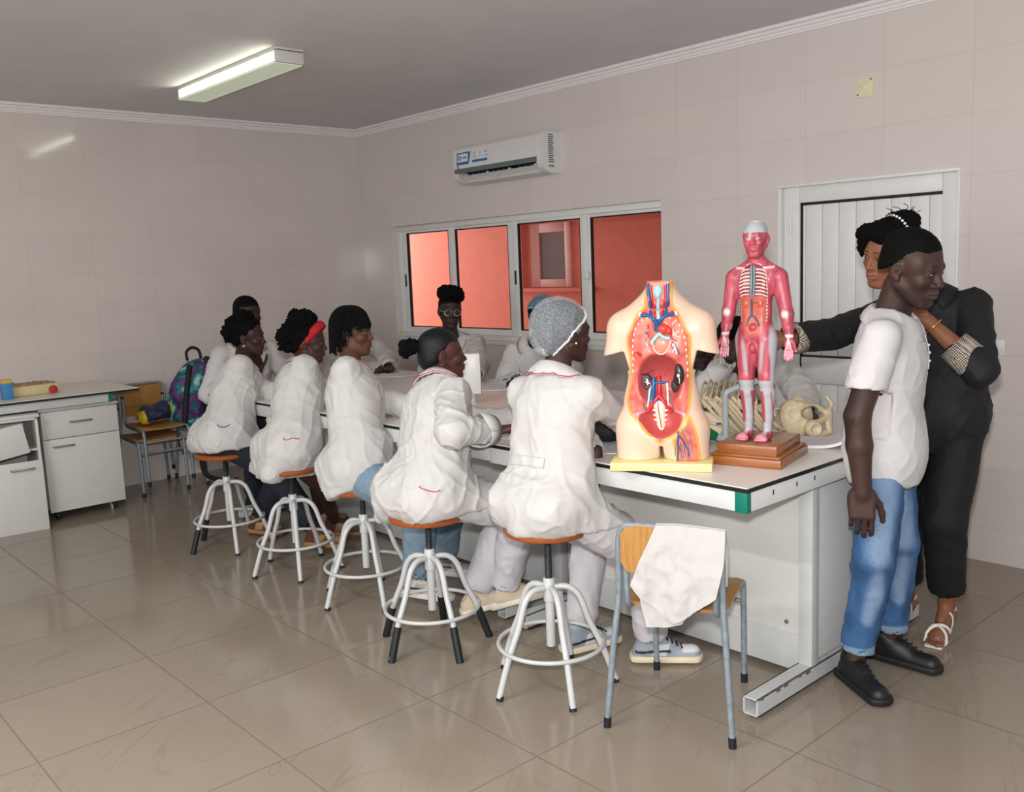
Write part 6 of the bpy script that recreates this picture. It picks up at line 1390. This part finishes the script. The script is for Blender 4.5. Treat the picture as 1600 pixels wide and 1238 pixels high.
coat(p, seed=2, amp=.009, sleeve=(.9,.93), skirt=.62, body=(.012,), slim=.95, r=(.064,.060,.050), extra=[cap(p.pel+(-.10,-.10,.0), p.pel+(.10,-.10,.0), .10, k=.06), cap(p.pel+(-.12,-.06,-.06), p.pel+(.02,-.14,-.065), .055, .06, .06)], cut=[plane((0,0,-1), -.632, .006), ell((4.99,-2.53,.555), (.165,.165,.085), k=.004, sub=True)])
band(p, [p.pel+p.up*.155+p.lat*x-p.fwd*.5-p.up*abs(x+.04)*.04 for x in (-.11,-.07,-.02,.03,.06)], .020, 'half_belt', M_labcoat, ray=p.fwd)
trousers(p, M_wtrou, seed=12, amp=.006, r=(.098,.078,.064), cuff=(.93,.90))
for i in (0, 1): shoe(p, i, (150,158,168), (226,212,182), L=.28, lace=(18,18,20), toe_c=(214,214,216), acc=(20,22,26))

# ponytail student
p = person('student with short ponytail in white coat on the stool with black boots', (4.335,-2.585,.675), (4.234,-2.43,1.128), 74, ((4.132,-2.33,1.23), 60, 2, 0), ((4.571,-2.412,0.945), (4.46,-2.06,.93)), ((4.395,-2.244,0.17)+(52,), (4.311,-2.346,0.15)+(55,)),
    pole=[(1,.1,-.85),(-.5,.3,-1)], kpole=[(.5,.7,.6),(.3,.8,.6)], skin_c=(84,48,42), lip_c=(112,62,56), hs=.98, shw=.165, pyaw=62, hands=[dict(dir=(.80,.60,.10), up=(0,0,1), curl=(.5,.55,.6,.6)), dict(dir=(.7,-.3,0), curl=(.5,.5,.5,.5))])
hair(p, cap_hair(.004, plane((0,.70,-.714), .004, .005)), M_sleek, .0042)
hair(p, [ell((0,-.135,.055), (.030,.034,.036), k=.02), ell((0,-.165,.045), (.034,.030,.044), k=.02), cap((0,-.10,.055), (0,-.13,.058), .022, .026, .015)], M_hair, .0045, curls(3, .013, 75), 'ponytail')
coat(p, seed=4, amp=.011, sleeve=(.86,.9), r=(.072,.064,.054), skirt=.58, body=(.034,), extra=[cap(p.pel+(-.12,-.10,.02), p.pel+(.05,-.12,.0), .10, k=.06), cap(p.pel+(-.17,-.10,-.04), p.pel+(-.05,-.12,-.02), .055, .07, .06), cap(p.pel+(-.235,-.11,-.125), p.pel+(-.13,-.11,-.05), .032, .06, .05)], cut=[plane((.20,0,-1), -.560+.20*4.30, .006), ell((4.337,-2.609,.50), (.165,.165,.085), k=.004, sub=True)])
cuff(p, 0, .62, .90, .064, M_labcoat, 'rolled_cuff', .006)
pocket(p, [(4.464,-2.72,0.733), (4.533,-2.72,0.735), (4.601,-2.72,0.751)])
band(p, [(3.963,-2.62,0.755), (4.065,-2.66,0.767), (4.165,-2.7,0.785)], .018, 'half_belt', M_labcoat)
trousers(p, M_wtrou, seed=14, amp=.006, r=(.098,.080,.068), cuff=.94)
for i in (0, 1): shoe(p, i, (206,188,166), (224,212,196), 'slipper', tilt=12)

# braids student
p = person('student with beaded black braids in open white coat and jeans turned sideways', (3.62,-2.46,.665), (3.386,-2.34,1.131), 48, ((3.313,-2.28,1.307), 38, -3, 2), ((3.345,-2.2,0.836), (3.86,-2.05,.90)), ((3.905,-2.373,0.13)+(20,), (3.735,-2.09,0.13)+(25,)),
    pole=[(.5,-.3,-1),(-.5,.3,-1)], kpole=[(1,.2,.5),(.9,.5,.5)], skin_c=(92,58,44), lip_c=(112,66,56), hs=1.0, shw=.168, pyaw=18)
hair(p, cap_hair(.010, plane((0,.66,-.751), .012, .006)), M_hair, .0045, curls(2, .004, 90))
rb = random.Random(11); M_bead = mat('hair_bead', (30,30,34), .2); M_braid = mat('black_braid', (9,9,10), .6, spec=.15, var=.3, scale=200, bump=.8, bscale=260)
for k in range(46):
    a = math.radians(-105+k*(330/46)) ; a0 = math.radians(90-k*360/46)
    dx, dy = math.cos(a0), math.sin(a0); front = dy > .45
    r0 = (.083, .104); zend = (.020+.012*rb.random() if front else -.070-.04*rb.random()); 
    if not front and dy > -.1: zend = -.045-.03*rb.random(); 
    if dy > .1 and not front: zend = -.010+.02*rb.random()
    P3 = [hp_(p, dx*.008, dy*.008-.012, .1415), hp_(p, dx*r0[0]*.45, dy*r0[1]*.45-.012, .135), hp_(p, dx*r0[0]*.82, dy*r0[1]*.80-.012, .108), hp_(p, dx*r0[0]*1.06, dy*r0[1]*1.02-.012, .055), hp_(p, dx*r0[0]*1.10, dy*r0[1]*1.03-.012, (.055+zend)/2), hp_(p, dx*r0[0]*1.08+.006*rb.uniform(-1,1), dy*r0[1]*1.0-.012, zend)]
    b = ltube('braid', smooth_path(P3, 4), .0056, M_braid, p.root, 6)
    if front:
        bm = bmesh.new(); ball(bm, P3[-1]-np.array(p.root.location), .0066, 8, 6); obj('hair_bead', bm, M_bead, b, True).location = (0,0,0)
coat(p, seed=6, amp=.008, sleeve=(.9,.9), r=(.070,.064,.052), skirt=.12, body=(.034,), extra=[cap(p.pel+(-.08,-.10,.0), p.pel+(.02,-.10,.02), .10, k=.06), cap(p.pel+(-.14,-.10,-.09), p.pel+(-.02,-.14,-.09), .05, .06, .06), cap(p.pel+(.0,-.13,-.12), p.pel+(.05,-.13,-.10), .05, .05, .05)], cut=[plane((.42,0,-1), -.535+.42*3.60, .006), cap(p.neck-p.up*.04+p.fwd*.09, p.neck-p.up*.20+p.fwd*.16, .040, .020, .01, True)])
M_tee = mat('pale_lilac_tee', (206,198,212), .85)
V, F = skin([ell(p.neck-p.up*.15+p.fwd*.012, (.13,.118,.15), p.RT, .03), cap(p.neck-p.up*.04+p.fwd*.02, p.neck+p.up*.1+p.fwd*.05, .055, .06, .01, True)], .008); meshobj('tee_shirt', [(V, F)], M_tee, p.root)
pocket(p, [(3.391,-2.62,0.839), (3.431,-2.62,0.852), (3.475,-2.62,0.86)])
M_ljean = mat('light_blue_denim', (116,138,156), .8, var=.10, scale=90, bump=.15, bscale=200)
trousers(p, M_ljean, 'jeans', (.108,.086,.072), .90, .006, 15)
for i in (0, 1): shoe(p, i, (196,190,180), (214,206,200), L=.28, lace=(30,34,44), toe_c=(150,146,142), acc=(32,36,48))

# headband student
p = person('student with afro puff and red headband in long white coat', (2.945,-2.47,.675), (2.751,-2.28,1.097), 66, ((2.699,-2.19,1.227), 48, -8, 0), ((2.827,-2.1,0.744), (3.1,-2.0,.92)), ((2.578,-2.022,0.1)+(45,), (2.297,-1.965,0.1)+(55,)),
    pole=[(.3,-.6,-1),(-.5,.3,-1)], kpole=[(.6,.8,.5),(.4,.9,.5)], skin_c=(72,46,38), hs=.95, shw=.165, pyaw=52)
hair(p, cap_hair(.012, plane((0,.80,-.60), -.022, .006)), M_hair, .005, curls(4, .010, 60))
hair(p, [ell((0,-.055,.135), (.085,.078,.062), k=.03), ell((0,-.115,.040), (.085,.075,.075), k=.03), ell((0,-.02,.13), (.075,.06,.05), k=.03), ell((0,-.13,-.02), (.06,.05,.05), k=.03)], M_hair, .0055, curls(6, .022, 48), 'afro_puff')
S = []
for a in np.linspace(0, 2*math.pi, 49):
    R_ = rotm(90, 52); q = lambda k, g: hp_(p, *(np.array((0,.012,.046))+R_ @ np.array(((.079+g)*math.cos(a), (.104+g)*math.sin(a), k))))
    S.append([q(-.026, -.002), q(-.013, .004), q(0, .006), q(.013, .004), q(.026, -.004)])
gridsolid('headband', np.array(S), .005, mat('red_knit', (176,18,34), .8, bump=.3, bscale=160), p.root)
coat(p, seed=8, amp=.008, r=(.072,.068,.054), skirt=.55, body=(.034,), extra=[cap(p.pel+(-.10,-.10,.0), p.pel+(.06,-.10,.0), .10, k=.06), cap(p.pel+(-.18,-.11,-.10), p.pel+(.05,-.17,-.10), .06, .06, .05), cap(p.pel+(-.20,-.11,-.13), p.pel+(-.1,-.11,-.10), .045, .05, .05)], cut=[plane((-.05,0,-1), -.535-.05*2.95, .006)])
pocket(p, [(3.149,-2.64,0.812), (3.212,-2.63,0.814), (3.2,-2.58,0.809)])
band(p, [(2.694,-2.58,0.859), (2.781,-2.6,0.866), (2.866,-2.62,0.874)], .017, 'half_belt', M_labcoat)
for i in (0, 1): shoe(p, i, (74,46,34), (150,112,64), L=.25, toe_c=(140,104,66))

# student with chin on hand
p = person('student with gathered afro hair resting chin on hand at the far stool', (2.215,-2.51,.670), (2.061,-2.31,1.071), 60, ((1.964,-2.2,1.24), 44, -6, 4), ((1.908,-2.12,1.01), (2.5,-2.1,.90)), ((2.15,-2.32,0.1)+(20,), (2.75,-2.25,.12,30)),
    pole=[(.75,-.1,-1),(-.5,.3,-1)], kpole=[(.7,.5,.5),(.5,.8,.5)], skin_c=(62,40,34), hs=.98, shw=.165, pyaw=45, arm=(.27,.25), hands=[dict(dir=(-.25,.05,.55), up=(-.6,.4,.5), curl=(1.0,1.0,1.0,1.0)), None])
hair(p, cap_hair(.010, plane((0,.76,-.65), -.004, .006)), M_hair, .005, curls(9, .008, 60))
hair(p, [ell((0,-.035,.130), (.070,.070,.045), k=.03), ell((0,-.115,.020), (.070,.055,.065), k=.03), ell((0,-.085,.085), (.07,.06,.05), k=.02)], M_hair, .0055, curls(10, .016, 50), 'afro_puff')
e_ = hp_(p, .080,-.002,-.040); ltube('earring', [e_+np.array((0,0,-.007))+.007*np.array((math.cos(a)*.6, math.cos(a)*.6, math.sin(a))) for a in np.linspace(0, 6.28, 13)[:-1]], .0016, M_chrome, p.root, 5, True)
coat(p, seed=10, amp=.008, sleeve=(.10,.9), r=(.074,.072,.058), skirt=.50, body=(.034,), extra=[cap(p.pel+(-.10,-.09,.0), p.pel+(.06,-.10,.0), .10, k=.06), cap(p.pel+(-.17,-.10,-.06), p.pel+(-.05,-.12,-.03), .06, .07, .06)], cut=[plane((.10,0,-1), -.60+.10*2.2, .006), ell((2.217,-2.54,.50), (.165,.165,.080), k=.004, sub=True)])
pocket(p, [(2.44,-2.66,0.847), (2.521,-2.65,0.86), (2.572,-2.62,0.864)], m=M_dark)
band(p, [(2.049,-2.6,0.833), (2.068,-2.62,0.751), (2.125,-2.64,0.67)], .016, 'hanging_belt', M_labcoat)
trousers(p, M_navy, seed=16, r=(.100,.080,.062), cuff=.86)
for i in (0, 1): shoe(p, i, (92,58,40), (158,116,70), L=.25, toe_c=(170,130,78))

# far side ----------------------------------------------------------------
def farman(label, pel, neck, cyaw, head, wr, fd=-90, **kw):
    d = rotm(fd); f = [tuple(np.array(pel[:2])+d[:2, 1]*.28+s*d[:2, 0]*.10)+(.085, fd) for s in (1, -1)]
    return person(label, pel, neck, cyaw, head, wr, f, kpole=[d[:, 1]+(0,0,.4)]*2, pyaw=fd, **kw)
p = farman('student with cropped hair at the far bench end behind the student resting chin on hand', (1.22,-1.93,.68), (1.389,-1.93,1.164), 5, ((1.362,-1.9,1.356), 6, -6, 0), ((1.66,-2.17,.91), (1.66,-1.72,.91)), fd=0, skin_c=(48,32,28), female=False, hs=1.04, shw=.19)
hair(p, [ell((0,-.014,.050), (.080,.100,.080), k=.02), ell((0,-.05,-.005), (.068,.062,.06), k=.03), plane((0,.55,-.835), -.014, .004)], M_hairsh, .0045)
coat(p, seed=40, amp=.008, r=(.074,.070,.056), skirt=.3); trousers(p, M_navy, seed=50, cuff=.93)
for i in (0, 1): shoe(p, i, (22,22,26), (30,30,34), L=.28, lace=(20,20,22))
p = farman('student in white coat with clasped hands on the bench, head hidden behind the beaded braids', (.98,-.62,.68), (0.887,-0.76,1.032), -55, ((0.932,-0.8,1.206), -40, -8, 0), ((1.694,-0.98,0.886), (1.775,-1,0.903)), skin_c=(58,40,34), female=False, hs=.96, shw=.18, eyes=False, pole=[(-.6,.2,-.8),(1,.5,-.5)], hands=[dict(dir=(.2,-.9,.1), curl=(.9,.9,.9,.9)), dict(dir=(-.9,-.3,.1), curl=(.8,.8,.8,.8))])
hair(p, cap_hair(.006), M_hairsh, .005); coat(p, seed=41, amp=.008, r=(.074,.072,.060), skirt=.3)
p = farman('student with high curly hair and round glasses in white coat before the window', (2.10,-.55,.70), (2.204,-0.75,1.125), -48, ((2.3,-0.82,1.32), -28, -4, -3), ((2.35,-.95,.95), (2.75,-.98,.92)), skin_c=(52,34,30), hs=1.0, shw=.165, arm=(.29,.26))
P_gl = p
hair(p, cap_hair(.006, plane((0,.55,-.835), -.014, .006)), M_hairsh, .005)
hair(p, [ell((0,.010,.135), (.080,.088,.052), k=.03), ell((-.05,.0,.11), (.05,.07,.05), k=.03), ell((.045,.02,.13), (.05,.06,.05), k=.03)], M_hair, .0055, curls(12, .012, 55), 'curly_top')
M_gf = mat('pale_gold_wire', (206,190,170), .25, metal=.8)
for s in (-1, 1): 
    ltube('glasses_rim', [hp_(p, s*.033+.023*math.cos(a), .104-.006*abs(math.cos(a))**2*(1), .002+.022*math.sin(a)) for a in np.linspace(0, 2*math.pi, 25)[:-1]], .0022, M_gf, p.root, 6, True)
    ltube('glasses_arm', [hp_(p, s*.058,.098,.008), hp_(p, s*.078,.04,.010), hp_(p, s*.080,-.01,.008)], .0022, M_gf, p.root, 6)
    S = [[hp_(p, s*.033+.022*r*math.cos(a), .104-.002*r, .002+.021*r*math.sin(a)) for r in (.02,.5,1)] for a in np.linspace(0, 2*math.pi, 25)]
    gridsolid('lens', np.array(S), .0015, M_glass, p.root)
ltube('glasses_bridge', [hp_(p, -.008,.105,.010), hp_(p, 0,.110,.013), hp_(p, .008,.105,.010)], .0022, M_gf, p.root, 6)
coat(p, seed=42, amp=.008, r=(.072,.068,.058), skirt=.3)
pocket(p, [(2.479,-0.86,1.044), (2.535,-0.86,1.046), (2.586,-0.85,1.047)]); pocket(p, [(2.542,-0.88,0.999), (2.577,-0.88,1.005), (2.574,-0.88,0.961)])
p = farman('student in blue hairnet and white coat writing, half hidden behind the white hairnet', (3.05,-.55,.68), (3.094,-0.74,1.142), -62, ((3.252,-0.84,1.289), -70, -14, 0), ((3.205,-1.02,0.911), (3.55,-1.0,.91)), skin_c=(50,34,30), hs=.96, shw=.165, pole=[(-.9,.0,-.7),(.9,.0,-.7)], hands=[dict(dir=(.25,-.9,-.15), curl=(.6,.7,.8,.9)), None])
hairnet(p, netmat('blue_net', (120,150,166), .55), mat('blue_net_elastic', (126,152,166), .8), [ell((0,-.030,.060), (.092,.112,.090), k=.02), ell((0,-.07,.01), (.070,.070,.070), k=.03), plane((0,.55,-.835), -.030, .006)], cap_hair(.010), (0,.55,-.835), -.032)
coat(p, seed=43, amp=.008, r=(.072,.068,.056), skirt=.3)
pen = tubeo('pen', [(3.11,-1.06,0.909), (3.246,-1.04,0.94)], .0040, mat('pen_blue', (70,80,130), .4), None, 8); tag(pen, 'thin pen in the writing hand of the student in the blue hairnet', 'pen')
p = farman('student in white coat bending behind the skeleton, face hidden behind the muscle figure', (4.85,-.42,.62), (4.833,-0.92,1.018), -58, ((4.839,-1.06,1.192), -75, -25, 0), ((4.88,-1.18,1.136), (5.35,-1.25,.92)), skin_c=(58,38,32), hs=.95, shw=.17, eyes=False, pole=[(-.8,-.2,-.8),(.9,.0,-.5)], hands=[dict(dir=(.35,.1,.75), up=(-.3,-.9,.2), curl=(.8,.8,.8,.8)), None])
hair(p, cap_hair(.020), M_hair, .0055, curls(14, .008, 60)); coat(p, seed=44, amp=.008, r=(.072,.068,.046), skirt=.3, sleeve=(.95,.9))
w = p.wr[0]; e = p.el[0]; d = n_(w-e); u = n_(np.cross(d, (0,0,1))); v = np.cross(d, u); M_gbr = mat('gold_bracelet', (206,176,120), .3, metal=.8)
for k in range(9):
    a = k*2*math.pi/9; c = e+(w-e)*.94+(u*math.cos(a)+v*math.sin(a))*.046; t = -u*math.sin(a)+v*math.cos(a)
    ltube('bracelet_link', [c+t*.013*math.cos(b)+d*.006*math.sin(b) for b in np.linspace(0, 2*math.pi, 13)[:-1]], .0022, M_gbr, p.root, 5, True)
p = farman('student in white coat almost wholly hidden behind the torso model', (4.35,-.45,.64), (4.377,-0.9,1.005), -60, ((4.565,-0.98,1.175), -10, -10, -6), ((4.35,-1.1,.92), (4.95,-1.15,.92)), skin_c=(50,34,28), hs=1.0, shw=.175, eyes=False)
hair(p, cap_hair(.012), M_hair, .0055, curls(15, .006, 60)); coat(p, seed=45, amp=.008, skirt=.3)
